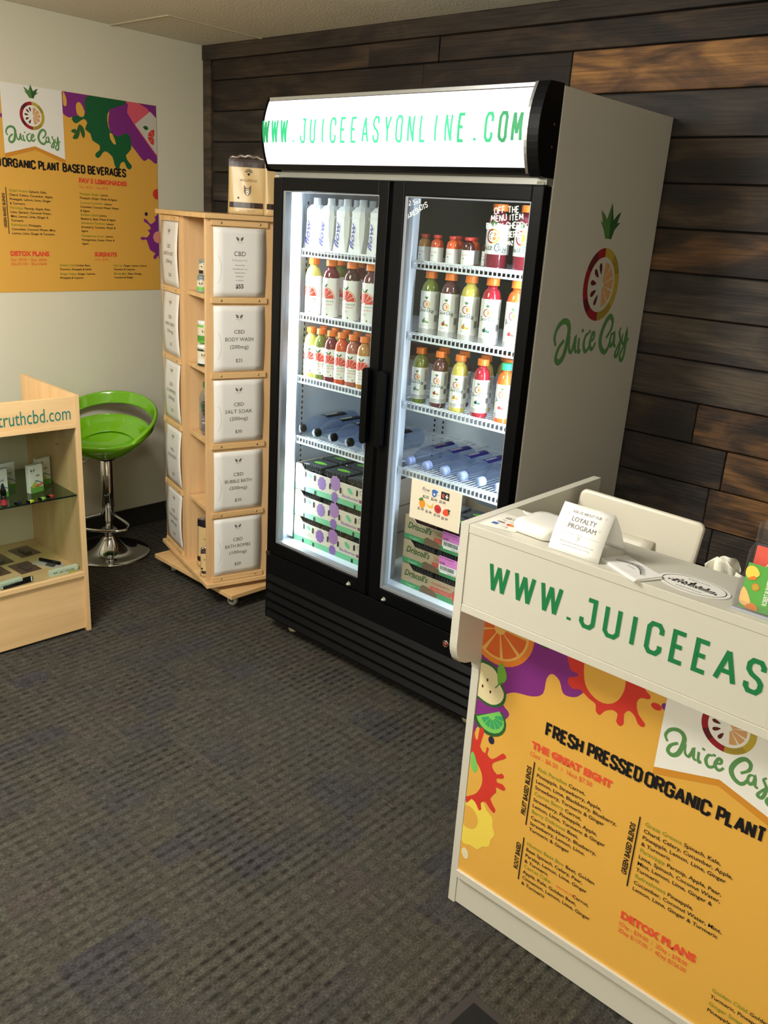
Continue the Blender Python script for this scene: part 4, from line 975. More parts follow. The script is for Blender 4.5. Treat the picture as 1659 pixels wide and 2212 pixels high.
# ================================================================== rotating wooden display tower
TH = math.radians(-16.3)
TW = thing('display_tower', 'square maple display tower on casters with price sheets, left of the refrigerator', 'display stand', (-.476, .286, 0), TH)
BT = .118
boxo('top_board', (-.30, -.30, 1.597, .30, .30, 1.615), MAPLE_H, TW, bevel=.0015)
boxo('bottom_board', (-.30, -.30, .100, .30, .30, BT), MAPLE_H, TW, bevel=.0015)
SCREW = M('brass_screw', (200, 190, 160), .25, 1.0)
def rot4(k):
    c, s_ = ((1, 0), (0, 1), (-1, 0), (0, -1))[k]
    return Matrix(((c, -s_, 0, 0), (s_, c, 0, 0), (0, 0, 1, 0), (0, 0, 0, 1)))
ZR = [1.575, 1.290, .998, .708, .412, .122]     # strip heights
for k in range(4):
    R4 = rot4(k)
    # local frame: outer face on +u side, covering v from -.285 to 0; open bay on -v side for the neighbour
    mb = MB().box(.262, -.290, BT, .281, .0, 1.597, MAPLE, R4); obj('panel', mb, TW, bevel=.001)
    mb = MB().box(.262-.25, -.012, BT, .262, .0, 1.597, MAPLE, R4); obj('divider', mb, TW, bevel=.001)
    for z in (1.296, 1.004, .712, .415):
        mb = MB().box(.012, -.270, z, .262, -.012, z+.016, MAPLE_H, R4); obj('shelf', mb, TW, bevel=.001)
    if k in (0, 3):
        for z in ZR:
            mb = MB().box(.281, -.272, z-.002, .290, -.040, z+.020, MAPLE_H, R4); st = obj('wood_strip', mb, TW, bevel=.0012)
            for v in (-.232, -.075):
                obj('screw', MB().lathe([(.0042, 0), (.0038, .002), (.0015, .003)], SCREW, 12, R4 @ Matrix.Translation((.290, v, z+.009)) @ Matrix.Rotation(math.pi/2, 4, 'Y')), st)
for u, v in ((.15, .15),):
    obj('dowel_pin', MB().lathe([(.005, 0), (.005, .004)], M('dowel', (226, 200, 160), .5), 10, Matrix.Translation((.255, -.012, 1.15))), TW)
bp_ = obj('base_plate', MB().box(-.30, -.30, .060, .30, .30, .080, MAPLE_H), TW, rot=(0, 0, -TH+math.radians(-1.8)), bevel=.002)
obj('turntable', MB().lathe([(.12, .080), (.12, .100)], SILVER, 24), TW)
RUB = M('grey_caster_rubber', (170, 170, 160), .5)
for u, v, a in ((.235, -.245, .4), (-.235, -.24, -.5), (.24, .24, 1.0), (-.24, .24, 2.0)):
    c = Matrix.Rotation(-TH+math.radians(-1.8), 4, 'Z') @ Matrix.Translation((u, v, 0)) @ Matrix.Rotation(a, 4, 'Z')
    mb = MB().lathe([(.012, -.011), (.021, -.010), (.0225, -.007), (.0225, .007), (.021, .010), (.012, .011)], RUB, 22, c @ Matrix.Translation((0, 0, .0225)) @ Matrix.Rotation(math.pi/2, 4, 'X'))
    cs = obj('caster', mb, TW)
    mb = MB().box(-.012, -.0145, .018, .012, -.0125, .056, SILVER, c).box(-.012, .0125, .018, .012, .0145, .056, SILVER, c).box(-.018, -.018, .054, .018, .018, .0598, SILVER, c)
    obj('fork', mb, cs)
# price sheets in clear pockets on the panel facing the camera
TWM = Matrix.Translation((-.476, .286, 0)) @ Matrix.Rotation(TH, 4, 'Z')
TXT = M('sheet_text', (70, 66, 64), .6)
SHEETS = [(1.312, ['CBD', 'Relaxation Kit'], '$55', 'kit'), (1.022, ['CBD', 'BODY WASH', '(200mg)'], '$25', ''), (.732, ['CBD', 'SALT SOAK', '(200mg)'], '$30', ''), (.436, ['CBD', 'BUBBLE BATH', '(200mg)'], '$30', ''), (.146, ['CBD', 'BATH BOMBS', '(100mg)'], '$20', '')]
def leafmark(D, u, v, k, mat, l=1):
    for s_ in (-1, 1):
        D.blob([(u+s_*.002*k, v), (u+s_*.006*k, v+.008*k), (u+s_*.014*k, v+.011*k), (u+s_*.013*k, v+.003*k), (u+s_*.007*k, v-.003*k)], mat, l, 3)
        D.stroke([(u+s_*.003*k, v), (u+s_*.011*k, v+.008*k)], .0008*k, WHITE, l+1)
    D.disc(u, v+.009*k, .0013*k, mat, l, 8); D.wedge(u, v+.004*k, .0155*k, .0160*k, 40, 140, LGREY, l, 10)
    D.text('Absolute Truth', u, v-.0085*k, .0032*k, mat, l, align='C', shear=.3, fit=.027*k); D.text('CBD', u, v-.0130*k, .0024*k, mat, l, align='C')
def sheet(wd, hh, lines, price, kit, lbl, M0, backside=False, bow=.006):
    t = thing('price_sheet', lbl, 'sign', (0, 0, 0)); t.matrix_world = M0
    f0 = lambda u, v, d: (u, -(.0015+d+bow*math.sin(math.pi*min(1, max(0, v/hh)))*.6), v)
    mb = MB().grid(6, 12, lambda a, b: f0(-wd/2+wd*a, hh*b, 0), PAPER); obj('sheet', mb, t, solid=.0006, fix=False)
    D = Dec(); leafmark(D, .0, hh*.83, 1.0, TXT)
    if kit:
        D.text('CBD', 0, hh*.60, .018, TXT, 1, align='C', res=2); D.text('Relaxation Kit', 0, hh*.525, .0085, LGREY, 1, align='C', fit=.062, res=2)
        for i, s_ in enumerate(('500mg body Wash', '200mg bubble bath or Salt', '100mg bath Bomb', 'BUNDLES', 'for Only Paper')): D.text(s_, 0, hh*(.46-.055*i), .0045, TXT, 1, align='C', fit=(.040, .060, .042, .030, .030)[i])
        D.text(price, 0, hh*.13, .016, TXT, 1, align='C', bold=.03, res=2)
    else:
        for i, s_ in enumerate(lines): D.text(s_, 0, hh*(.585-.115*i), .0155, TXT, 1, align='C', fit=(.044, .118, .078)[i] if len(s_) != 10 else .115, res=2)
        D.text(price, 0, hh*.145, .0145, TXT, 1, align='C', res=2)
    D.wedge(-wd/2-.045, hh*.40, .0755, .0765, -35, 35, LGREY, 1, 14, ky=1.2)
    D.build('sheet_print', lambda u, v, d: f0(u, v, d+.0004), t, eps=.0003)
    mb = MB().grid(4, 10, lambda a, b: (-wd/2-.004+(wd+.008)*a, -(.0045+bow*math.sin(math.pi*b)), hh*b), POCKET)
    obj('pocket', mb, t, fix=False)
    return t
for z, ls, pr, kt in SHEETS:
    nm = ls[1].lower().replace(' kit', ' kit')
    M0 = TWM @ Matrix.Translation((.2815, -.155, z)) @ Matrix.Rotation(math.pi/2, 4, 'Z')
    sheet(.212, .256, ls, pr, kt, 'white price sheet reading %s on the tower side facing the camera' % ls[1], M0)
for i, (z, ls, pr) in enumerate(((1.312, ['CBD', 'BATH KIT', '(50mg)'], '$20'), (1.022, ['CBD', 'HARD CANDY', '(30mg)'], '$15'), (.732, ['CBD', 'GUMMIES', '(100mg)'], '$25'), (.436, ['WILD', 'DOG TREATS', ''], '$25'), (.146, ['CBD', 'DOG TREATS', '(60mg)'], '$20'))):
    M0 = TWM @ Matrix.Translation((-.155, -.2815, z))
    sheet(.212, .262, ls, pr, '', '%s price sheet from the top on the narrow left side of the tower' % ('first', 'second', 'third', 'fourth', 'fifth')[i], M0, bow=.013)

# goods on the tower shelves
def jar(nm, lb, u, v, z, r, h, glass, capc, band_, z1, cat='jar', grp=None, caph=.016, taper=1.0):
    p = TWM @ Vector((u, v, z)); t = thing(nm, lb, cat, tuple(p), TH, grp)
    obj('jar_body', MB().lathe([(r*.96, 0), (r, .003), (r, h*.8), (r*.9*taper, h*.86), (r*.85*taper, h-caph*.5)], glass, 22), t)
    obj('lid', MB().lathe([(r*.98*taper, h-caph), (r*.98*taper, h-.001), (r*.94*taper, h)], capc, 26), t)
    mb = MB().lathe([(r+.0004, h*.12), (r+.0004, h*.72)], M(nm+'_label_paper', (214, 206, 180), .5), 22, closed_top=False, closed_bot=False)
    mb.lathe([(r+.0007, h*.12), (r+.0007, h*.34)], band_, 22, closed_top=False, closed_bot=False)
    D = Dec(); leafmark(D, 0, h*.52, .6, BK); D.build('', cyl(r+.0008, 0, -math.pi/2+.9), eps=.0001, mb=mb)
    obj('label_band', mb, t, fix=False); return t
GJ = M('grey_jar', (150, 160, 156), .25); LIDG = M('grey_lid', (124, 134, 132), .4)
GB = 'small jars on the first tower shelf'
za = 1.3125
jar('salve_jar', 'small jar with a purple band, lower left on the first tower shelf', .045, -.215, za, .021, .062, GJ, LIDG, M('purple_band', (96, 76, 140), .5), 0, grp=GB)
jar('salve_jar', 'small jar with a green band, lower right on the first tower shelf', .105, -.240, za, .021, .062, GJ, LIDG, M('green_band', (110, 186, 90), .5), 0, grp=GB)
jar('salve_jar', 'small jar with a black band on top of the purple one', .080, -.222, za+.0625, .021, .062, GJ, LIDG, BK, 0, grp=GB)
jar('salve_jar', 'small jar with a plain band on top of the green one', .127, -.222, za+.0625, .020, .062, GJ, LIDG, M('cream_band', (200, 190, 160), .5), 0, grp=GB)
za = 1.0205
DKG = M('dark_green_jar', (30, 50, 34), .15)
j = jar('body_wash_jar', 'dark jar with white label, left of the pair on second tower shelf', .048, -.205, za, .034, .088, DKG, CAPW, M('white_band', (214, 214, 208), .5), 0, grp='body wash jars')
j = jar('body_wash_jar', 'dark jar with white label, right of the pair on second tower shelf', .118, -.232, za, .034, .084, DKG, CAPW, M('white_band', (214, 214, 208), .5), 0, grp='body wash jars')
j = jar('body_wash_jar', 'bright green jar with white lid stacked on the two dark jars', .082, -.215, za+.088, .036, .088, M('bright_green_jar', (96, 176, 60), .25), CAPW, M('green_band2', (70, 140, 50), .5), 0, grp='body wash jars', caph=.020)
# tall water bottles
za = .7285
def tallw(u, v, lb):
    key = 'tallw'; p = TWM @ Vector((u, v, za)); g = 'clear bottles with green caps on the third tower shelf'
    if key in PROTO: return dup(PROTO[key], tuple(p), TH-.3, lb, g)
    t = thing('water_bottle', lb, 'bottle', tuple(p), TH, g)
    obj('bottle_body', MB().lathe([(.028, 0), (.031, .006), (.031, .07), (.029, .085), (.031, .10), (.031, .140), (.026, .160), (.014, .178), (.013, .190)], CLEAR, 24, closed_top=False), t)
    obj('cap', cap_mb(.0150, .186, .022, M('bottle_cap_green', (24, 120, 72), .45)), t)
    mb = MB(); D = Dec(); D.text('WATER', .006, .085, .013, BK, 1, rot=math.pi/2, bold=.02, fit=.05); D.text('WELLNESS', -.014, .05, .008, WHITE, 1); D.disc(-.012, .12, .009, LEAFG, 1, 12); D.blob([(-.01, .10), (-.004, .118), (-.012, .13), (-.018, .11)], DGR, 2, 2); D.disc(.018, .035, .007, LEAFG, 1, 12)
    D.build('', cyl(.0314, 0, -math.pi/2+.9), eps=.0001, mb=mb); obj('label_print', mb, t, fix=False)
    PROTO[key] = t; return t
tallw(.050, -.205, 'clear water bottle with green cap, left of the pair on third tower shelf')
tallw(.120, -.222, 'clear water bottle with green cap, right of the pair on third tower shelf')
# stand-up pouches
KRAFT = M('kraft_foil', (206, 178, 126), .34, .0); BROWNB = M('pouch_band', (52, 36, 30), .4); CLRB = M('pouch_clear_window', (74, 66, 62), .15)
def pouch(nm, lb, M0, w_=.150, h_=.205, dp=.050, grp=None, body=KRAFT, wolf=True, dark=.0):
    t = thing(nm, lb, 'bag', (0, 0, 0), 0, grp); t.matrix_world = M0
    def half(s_):
        def f(a, b):
            th = dp*.5*(1-b)**.7*max(0, math.sin(math.pi*min(max(a, 0.001), .999)))**.5 + .0012
            th += .003*math.sin(a*11+b*5)*math.sin(math.pi*a)*math.sin(math.pi*b)
            x = (a-.5)*w_*(1+.05*(1-b)-.02*math.sin(math.pi*b)); return (x, s_*th, h_*b)
        return f
    mb = MB()
    for s_ in (-1, 1): mb.grid(14, 18, half(s_), body)
    mb.box(-w_*.45, -dp*.3, 0, w_*.45, dp*.3, .002, body)
    obj('pouch', mb, t, fix=False, solid=.0006)
    F = half(-1)
    def on(u, v, d):
        x, y, z = F(u/w_+.5, v/h_); return (x, y-.0012-d, z)
    D = Dec()
    def cellrect(u0, v0, u1, v1, m_, l, nx=8, ny=3):
        for i in range(nx):
            for k in range(ny): D.rect(lin(u0, u1, i/nx), lin(v0, v1, k/ny), lin(u0, u1, (i+1)/nx), lin(v0, v1, (k+1)/ny), m_, l)
    cellrect(-w_*.5, h_*.86, w_*.5, h_*1.0, BROWNB if not dark else BK, 1); cellrect(-w_*.46, h_*.12, w_*.40, h_*.22, BROWNB, 1)
    if wolf:
        cx, cy = .0, h_*.42; E_ = BK
        D.blob([(cx-.014, cy+.010), (cx-.013, cy+.024), (cx-.006, cy+.014), (cx+.006, cy+.014), (cx+.013, cy+.024), (cx+.014, cy+.010), (cx+.012, cy-.006), (cx, cy-.016), (cx-.012, cy-.006)], M('pouch_ink', (92, 84, 76), .5), 1, 3)
        D.blob([(cx-.006, cy+.002), (cx+.006, cy+.002), (cx+.004, cy-.010), (cx, cy-.014), (cx-.004, cy-.010)], CREAM, 2, 2); D.disc(cx, cy-.004, .002, E_, 3, 8)
        D.disc(cx-.006, cy+.005, .0013, E_, 3, 6); D.disc(cx+.006, cy+.005, .0013, E_, 3, 6)
        D.text('WOLFPACK', cx+.004, h_*.60, .0095, M('pouch_ink2', (150, 126, 84), .5), 1, align='C', fit=.070, bold=.02)
        for i in range(7):
            a = math.radians(20+23.3*i); D.stroke([(cx+.004+.006*math.cos(a), h_*.755+.006*math.sin(a)), (cx+.004+.017*math.cos(a), h_*.755+.017*math.sin(a))], .0022, BK, 1)
        D.disc(cx+.004, h_*.735, .005, BK, 1, 8); D.disc(-.035, h_*.30, .004, BK, 1, 8); D.text('DOG TREATS', 0, h_*.05, .007, M('pouch_ink2', (150, 126, 84), .5), 1, align='C', fit=.06)
    D.build('pouch_print', on, t, eps=.0003)
    mb = MB().tube([((i/14-.5)*w_*.9, -.003-.0015*math.sin(i), h_*.99+.004+.010*math.sin(i*.22)+.003*math.sin(i*1.9)) for i in range(15)], .006, M('pouch_top_foil', (150, 140, 134), .2, .6), 8)
    obj('pouch_seal', mb, t); return t
cdir = math.radians(-39)
def TM(u, v, z, a): return Matrix.Translation(TWM @ Vector((u, v, z))) @ Matrix.Rotation(a, 4, 'Z')
pouch('treat_pouch', 'kraft dog treat pouch with an animal face standing on top of the tower', TM(.095, -.045, 1.617, math.radians(47)), grp=None)
pouch('treat_pouch', 'second kraft pouch on the tower top, half hidden behind the refrigerator', TM(.150, .075, 1.617, math.radians(80)))
pouch('treat_pouch', 'dark topped kraft pouch standing on the bottom board of the tower', TM(.130, -.215, .1205, math.radians(20)), w_=.14, h_=.215, dark=1)
pouch('treat_pouch', 'second pouch behind the post on the bottom board of the tower', TM(.205, -.250, .1205, math.radians(60)), w_=.08, h_=.12)
pouch('treat_pouch', 'small cream and red pouch at the post on fourth tower shelf', TM(.190, -.200, .4335, math.radians(35)), w_=.11, h_=.15, body=M('pouch_cream', (196, 180, 150), .4), wolf=False)

# ================================================================== menu graphic
def menu(D, full=True):
    D.rect(-.605, 0, .605, .845, YEL, 0)
    # left art
    def ci(p, m_, l, n=3): D.poly([(min(max(a, -.6045), .6045), min(max(b, 0), .8445)) for a, b in catmull(p, n, True)], m_, l)
    ci([(-.605, .40), (-.597, .444), (-.56, .47), (-.523, .499), (-.508, .525), (-.529, .543), (-.527, .568), (-.501, .588), (-.453, .599), (-.426, .619), (-.422, .66), (-.409, .678), (-.389, .669), (-.375, .642), (-.35, .644), (-.332, .659), (-.31, .70), (-.30, .76), (-.30, .845), (-.45, .86), (-.62, .86), (-.62, .6)], PUR, 1)
    D.wedge(-.562, .735, 0, .096, 0, 360, ORA, 2, 36); D.wedge(-.562, .735, 0, .082, 0, 360, M('print_pith', (228, 176, 96), .5), 3, 36)
    for i in range(9): D.wedge(-.562, .735, .016, .076, 4+40*i, 40*i+37, ORA2, 4, 4)
    D.blob([(-.500, .80), (-.47, .75), (-.43, .735), (-.42, .79), (-.45, .83)], LEAFD, 5); D.blob([(-.488, .80), (-.463, .762), (-.435, .752), (-.428, .79), (-.455, .82)], SIGNG, 6)
    ci([(-.62, .625), (-.589, .636), (-.556, .628), (-.540, .598), (-.523, .570), (-.530, .538), (-.562, .520), (-.598, .525), (-.62, .54)], LEAFD, 2)
    ci([(-.62, .615), (-.589, .628), (-.560, .621), (-.546, .594), (-.529, .570), (-.537, .543), (-.562, .527), (-.598, .532), (-.62, .545)], M('print_apple_flesh', (222, 208, 164), .5), 3)
    D.blob([(-.548, .590), (-.530, .605), (-.528, .625), (-.545, .650), (-.555, .630)], M('print_bright_leaf', (112, 170, 60), .5), 5); D.stroke([(-.555, .577), (-.545, .592), (-.535, .60)], .003, LEAFG, 6)
    for a, b in ((-.580, .588), (-.568, .560), (-.592, .566)): D.disc(a, b, .0028, SEED, 5, 7, .0045)
    D.poly([(-.606+.604*0, .478)] + [(-.550+.050*math.cos(a)*1.0-.012, .486+.046*math.sin(a)) for a in [math.radians(-172+i*20) for i in range(12)]], LEAFD, 2)
    D.poly([(-.600, .476)] + [(-.560+.042*math.cos(a), .488+.038*math.sin(a)) for a in [math.radians(-165+i*20) for i in range(12)]], LIME, 3)
    for i in range(6): D.wedge(-.556, .497, .010, .034, -150+30*i, -125+30*i, M('print_lime_pulp', (58, 160, 96), .5), 4, 3)
    ci([(-.612, .44), (-.597, .415), (-.589, .413), (-.587, .447), (-.578, .452), (-.573, .440), (-.58, .397), (-.562, .386), (-.560, .405), (-.553, .403), (-.556, .386), (-.54, .38), (-.520, .402), (-.510, .412), (-.501, .406), (-.508, .396), (-.535, .373), (-.537, .357), (-.521, .345), (-.508, .355), (-.500, .349), (-.506, .340), (-.520, .334), (-.518, .323), (-.502, .326), (-.492, .318), (-.498, .309), (-.520, .308), (-.517, .294), (-.532, .266), (-.513, .244), (-.517, .231), (-.531, .238), (-.546, .249), (-.558, .238), (-.554, .222), (-.562, .214), (-.571, .227), (-.587, .235), (-.612, .22)], RED, 2, 2)
    ci([(-.62, .239), (-.581, .252), (-.562, .290), (-.565, .323), (-.585, .348), (-.62, .362)], YEL, 3); D.blob([(-.600, .33), (-.585, .315), (-.580, .335), (-.592, .365), (-.602, .37)], LIME, 4)
    D.disc(-.549, .431, .009, M('print_blueberry', (40, 34, 70), .5), 3, 14, .011)
    D.poly([(max(-.6045, -.585+.075*(1+.05*math.cos(11*a))*math.cos(a)), .170+.078*(1+.05*math.cos(11*a))*math.sin(a)) for a in [2*math.pi*i/44 for i in range(44)]], LEMON, 1); D.poly([(max(-.6045, -.592+.032*math.cos(a)), .176+.034*math.sin(a)) for a in [2*math.pi*i/20 for i in range(20)]], YEL, 2)
    D.blob([(-.590, .045), (-.578, .052), (-.580, .070), (-.592, .078), (-.600, .064)], CREAM, 2)
    ci([(-.385, .78), (-.372, .72), (-.362, .706), (-.345, .706), (-.352, .695), (-.367, .688), (-.367, .672), (-.352, .664), (-.336, .670), (-.312, .658), (-.294, .652), (-.291, .636), (-.280, .630), (-.272, .644), (-.254, .656), (-.240, .652), (-.241, .634), (-.231, .626), (-.223, .636), (-.226, .658), (-.216, .672), (-.201, .664), (-.192, .650), (-.180, .648), (-.177, .658), (-.195, .673), (-.203, .698), (-.195, .713), (-.180, .716), (-.176, .726), (-.20, .745), (-.21, .79), (-.30, .81)], RED, 2, 2)
    ci([(-.333, .75), (-.330, .702), (-.315, .676), (-.288, .663), (-.261, .668), (-.241, .691), (-.234, .73), (-.25, .77), (-.30, .78)], YEL, 3)
    D.disc(-.160, .708, .012, RED, 2, 12, .008); D.disc(-.142, .716, .008, PUR, 2, 12)
    # right art
    ci([(.14, .85), (.13, .80), (.129, .760), (.156, .743), (.181, .748), (.230, .755), (.262, .775), (.352, .80), (.35, .74), (.378, .684), (.433, .684), (.486, .639), (.53, .597), (.559, .609), (.605, .592), (.62, .70), (.62, .86), (.4, .86)], PUR, 1)
    ci([(.261, .855), (.418, .855), (.44, .83), (.36, .80), (.345, .75), (.362, .705), (.40, .69), (.44, .71), (.462, .690), (.464, .642), (.435, .612), (.450, .585), (.466, .568), (.452, .552), (.436, .562), (.425, .584), (.405, .574), (.398, .552), (.382, .552), (.373, .570), (.364, .601), (.335, .620), (.318, .615), (.305, .599), (.290, .588), (.277, .598), (.285, .612), (.301, .624), (.300, .645), (.267, .660), (.258, .688), (.233, .703), (.245, .73), (.23, .745), (.205, .730), (.188, .722), (.172, .735), (.181, .752), (.216, .755), (.242, .772), (.236, .800)], DGR, 2, 2)
    for p in ([(.195, .80), (.215, .81), (.235, .775), (.225, .752), (.198, .76)], [(.135, .845), (.150, .82), (.150, .79), (.135, .79)], [(.355, .70), (.370, .695), (.385, .66), (.375, .655), (.358, .675)]): D.blob(p, YEL, 3, 2)
    ci([(.442, .86), (.455, .83), (.448, .797), (.49, .744), (.62, .62), (.62, .78), (.555, .827), (.51, .86)], PINK, 4, 1)
    D.poly([(.488, .752), (.571, .816), (.6045, .790), (.6045, .632), (.60, .632)], M('print_label_grey', (204, 200, 188), .5), 5)
    for i in range(4): D.wedge(.590, .705, .006, .034, 85+46*i, 127+46*i, GRF, 6, 3)
    D.blob([(.530, .745), (.548, .752), (.560, .740), (.545, .733)], LEAFD, 6, 2)
    for p in ([(.17, .66), (.19, .69), (.205, .72), (.208, .69), (.195, .66)], [(.205, .72), (.225, .71), (.232, .68), (.222, .665), (.21, .69)], [(.165, .69), (.185, .70), (.195, .685), (.175, .682)]): D.blob(p, LEAFD, 2, 2)
    ci([(.62, .35), (.592, .352), (.583, .345), (.588, .332), (.561, .312), (.540, .330), (.524, .336), (.524, .322), (.545, .312), (.561, .29), (.540, .284), (.554, .271), (.536, .250), (.510, .252), (.500, .243), (.515, .236), (.535, .238), (.552, .192), (.583, .176), (.572, .163), (.572, .150), (.586, .150), (.598, .165), (.62, .150)], PUR, 2, 2)
    D.disc(.600, .252, .028, M('print_peach', (226, 150, 130), .5), 3, 16); D.poly([(min(.6045, .600+.024*math.cos(a)), .452+.024*math.sin(a)) for a in [2*math.pi*i/18 for i in range(18)]], RED, 2); D.disc(.536, .358, .009, M('print_blueberry', (40, 34, 70), .5), 2, 12)
    # banner and logo
    D.poly([(-.141, .845), (-.141, .553), (-.006, .595), (.130, .550), (.130, .845)], YSH, 3)
    D.poly([(-.141, .8448), (-.141, .570), (-.006, .610), (.130, .568), (.130, .8448)], WHITE, 4)
    fruit_logo(D, -.010, .729, .50, 5, detail=2)
    # text
    for w_, a_, b_ in (('FRESH', -.402, -.309), ('PRESSED', -.292, -.164), ('ORGANIC', -.152, -.012), ('PLANT', .006, .099), ('BASED', .118, .221), ('BEVERAGES', .239, .429)): D.word(w_, a_, b_, .5195, .030, .0074, BK, 5, gap=.26)
    D.text('THE GREAT EIGHT', -.436, .468, .0185, CORAL, 5, fit=.212, bold=.06, res=2); D.text('12oz - $6.50  /  16oz $7.50', -.436, .446, .013, CORAL, 5, fit=.165, res=2)
    H_, p = .0098, .0173
    def block(u, v, head, lines, first):
        vs, fs = textmesh(head, 0, .004, 2, 1.0); k = H_/0.73*1.12; wd_ = max(q[0] for q in vs)*k
        D.text(head, u, v, H_*1.12, TGREEN, 5, sx=1.12/1.12, bold=.004, res=2)
        D.text(first, u+wd_+.005, v, H_, BK, 5, sx=1.08, bold=.012, res=2)
        for i, s_ in enumerate(lines): D.text(s_, u, v-p*(i+1), H_, BK, 5, sx=1.08, bold=.012, res=2)
    D.rect(-.4235, .252, -.4205, .434, BK, 5); D.text('FRUIT BASED BLENDS', -.428, .276, .0125, BK, 5, rot=math.pi/2, fit=.140, bold=.03, res=2, shear=.1)
    block(-.412, .416, 'Pink Paradise', ['Pineapple, Strawberry, Apple,', 'Lemon, Lime, Blackberry, Blueberry,', 'Strawberry, Turmeric & Ginger'], 'Carrot,')
    block(-.412, .3465, 'Carrot Berry', ['Strawberry, Pineapple, Apple,', 'Lemon, Lime, Turmeric & Ginger'], 'Carrot,')
    block(-.412, .2945, 'Berry Delicious', ['Carrot, Blackberry, Blueberry,', 'Strawberry, Lemon, Lime,', 'Turmeric & Ginger'], 'Beet,')
    D.rect(-.4235, .086, -.4205, .214, BK, 5); D.text('ROOT BASED', -.428, .112, .0125, BK, 5, rot=math.pi/2, fit=.080, bold=.03, res=2, shear=.1)
    block(-.412, .198, 'Human Beet Box', ['Beet Spinach, Celery, Pear,', 'Parsley, Lemon, Lime, Ginger', '& Turmeric'], 'Beet, Golden')
    block(-.412, .130, 'Carrot Cake', ['Apple, Kale, Golden Beet,', 'Cinnamon, Lemon, Lime, Ginger', '& Turmeric'], '              Carrot,')
    D.text('SEASONAL ITEM', -.318, .1315, .006, CORAL, 5, fit=.050, res=1)
    D.rect(-.1505, .246, -.1475, .436, BK, 5); D.text('GREEN BASED BLENDS', -.156, .272, .0125, BK, 5, rot=math.pi/2, fit=.140, bold=.03, res=2, shear=.1)
    u0 = -.136
    block(u0, .420, 'Great Greens', ['Chard, Celery, Cucumber, Apple,', 'Pineapple, Lemon, Lime, Ginger', '& Turmeric'], 'Spinach, Kale,')
    block(u0, .350, 'Parsnippy', ['Lime, Spinach, Coconut Water,', 'Mint, Lemon, Lime, Ginger &', 'Turmeric'], 'Parsnip, Apple, Pear,')
    block(u0, .280, 'Refreshness', ['Cucumber, Coconut Water, Mint,', 'Lemon, Lime, Ginger & Turmeric'], 'Pineapple,')
    D.text('FAV 5 LEMONADES', .190, .478, .0195, CORAL, 5, fit=.245, bold=.06, res=2); D.text('12oz - $6.50  /  16oz $7.50', .190, .455, .012, CORAL, 5, fit=.145, res=1)
    H_ = .0092
    block(.190, .426, 'Pineapple Ginger:', ['Pineapple, Ginger, Water & Agave'], 'Lemon,')
    block(.190, .388, 'Coconut Cucumber:', ['Cucumber, Coconut Water, Water', '& Agave'], 'Lemon,')
    block(.190, .336, 'Blueberry Basil:', ['Blueberry, Basil, Water & Agave'], 'Lemon,')
    block(.190, .300, 'Strawberry Turmeric:', ['Strawberry, Turmeric, Water &', 'Agave'], 'Lemon')
    block(.190, .244, 'Pomegranate Grape:', ['Pomegranate, Grape, Water &', 'Agave'], 'Lemon,')
    D.text('DETOX PLANS', -.150, .156, .0195, CORAL, 5, fit=.178, bold=.06, res=2); D.text('1Day - $39.00  /  2Day - $78.00', -.150, .134, .012, CORAL, 5, fit=.163, res=2); D.text('3Day $117.00  /  4Day $156.00', -.150, .116, .012, CORAL, 5, fit=.163, res=2)
    D.text('SURSHOTS', .251, .158, .0185, CORAL, 5, fit=.118, bold=.06, res=2); D.text('2.5oz - $3.95', .251, .138, .011, CORAL, 5, fit=.07, res=1)
    block(.073, .112, 'Golden Child', ['Turmeric, Pineapple & Garlic'], 'Golden Beet,')
    block(.073, .074, 'Ginger Snappy', ['Pineapple & Cayenne'], 'Ginger, Carrots,')
    block(.348, .112, 'Hot Lips', ['Turmeric & Cayenne'], 'Ginger, Lemon, Carrot,')
    block(.348, .074, 'Bloody Mary', ['Turmeric & Ginger'], 'Beet, Orange,')
    return D
MENU = menu(Dec())
t = thing('menu_poster', 'yellow drinks menu poster high on the white left wall', 'poster', (XL+.001, -.170, 1.226))
boxo('poster_sheet', (0, -.605, 0, .0015, .605, .845), YEL, t)
MENU.build('poster_print', flat((.0016, 0, 0), (0, 1, 0), (0, 0, 1)), t, eps=.00025)

# ================================================================== white reception counter
CX0, CX1, CF, CR, CT_ = 1.476, 2.648, -.731, -.630, 1.052
CN = thing('reception_counter', 'white laminate reception counter with green web address on its ledge', 'counter', (CX0, CF, 0))
def rnd(pts, rs, n=6):
    out = []; N = len(pts)
    for i in range(N):
        p = Vector(pts[i]); a = Vector(pts[i-1]); b = Vector(pts[(i+1) % N]); r = rs[i]
        if r <= 0: out.append(tuple(p)); continue
        u = (a-p).normalized(); v = (b-p).normalized()
        for k in range(n+1):
            s_ = k/n; q = (p+u*r)*(1-s_)**2+p*2*s_*(1-s_)+(p+v*r)*s_**2; out.append(tuple(q))
    return out
side = rnd([(0, CT_), (0, .742), (.030, .712), (.097, .706), (.102, 0), (.556, 0), (.556, CT_)], [0, .03, .03, .045, 0, 0, 0])
for x, nm in ((0, 'end_panel'), (CX1-CX0-.02, 'end_panel')):
    obj(nm, MB().prism(side, WHITE_LAM, lambda u, v, d: (d, u, v), x, x+.020), CN, bevel=.0015)
Lw = CX1-CX0-.02
boxo('ledge_top', (.0205, .0008, CT_-.019, Lw, .172, CT_-.0004), WHITE_LAM, CN, bevel=.001)
fb = boxo('front_board', (.0205, .0022, .8715, Lw, .020, CT_-.0195), WHITE_LAM, CN, bevel=.0008)
boxo('ledge_bottom', (.0205, .0006, .853, Lw, .115, .871), WHITE_LAM, CN, bevel=.001)
boxo('ledge_back', (.0205, .152, .78, Lw, .170, CT_-.0195), WHITE_LAM, CN)
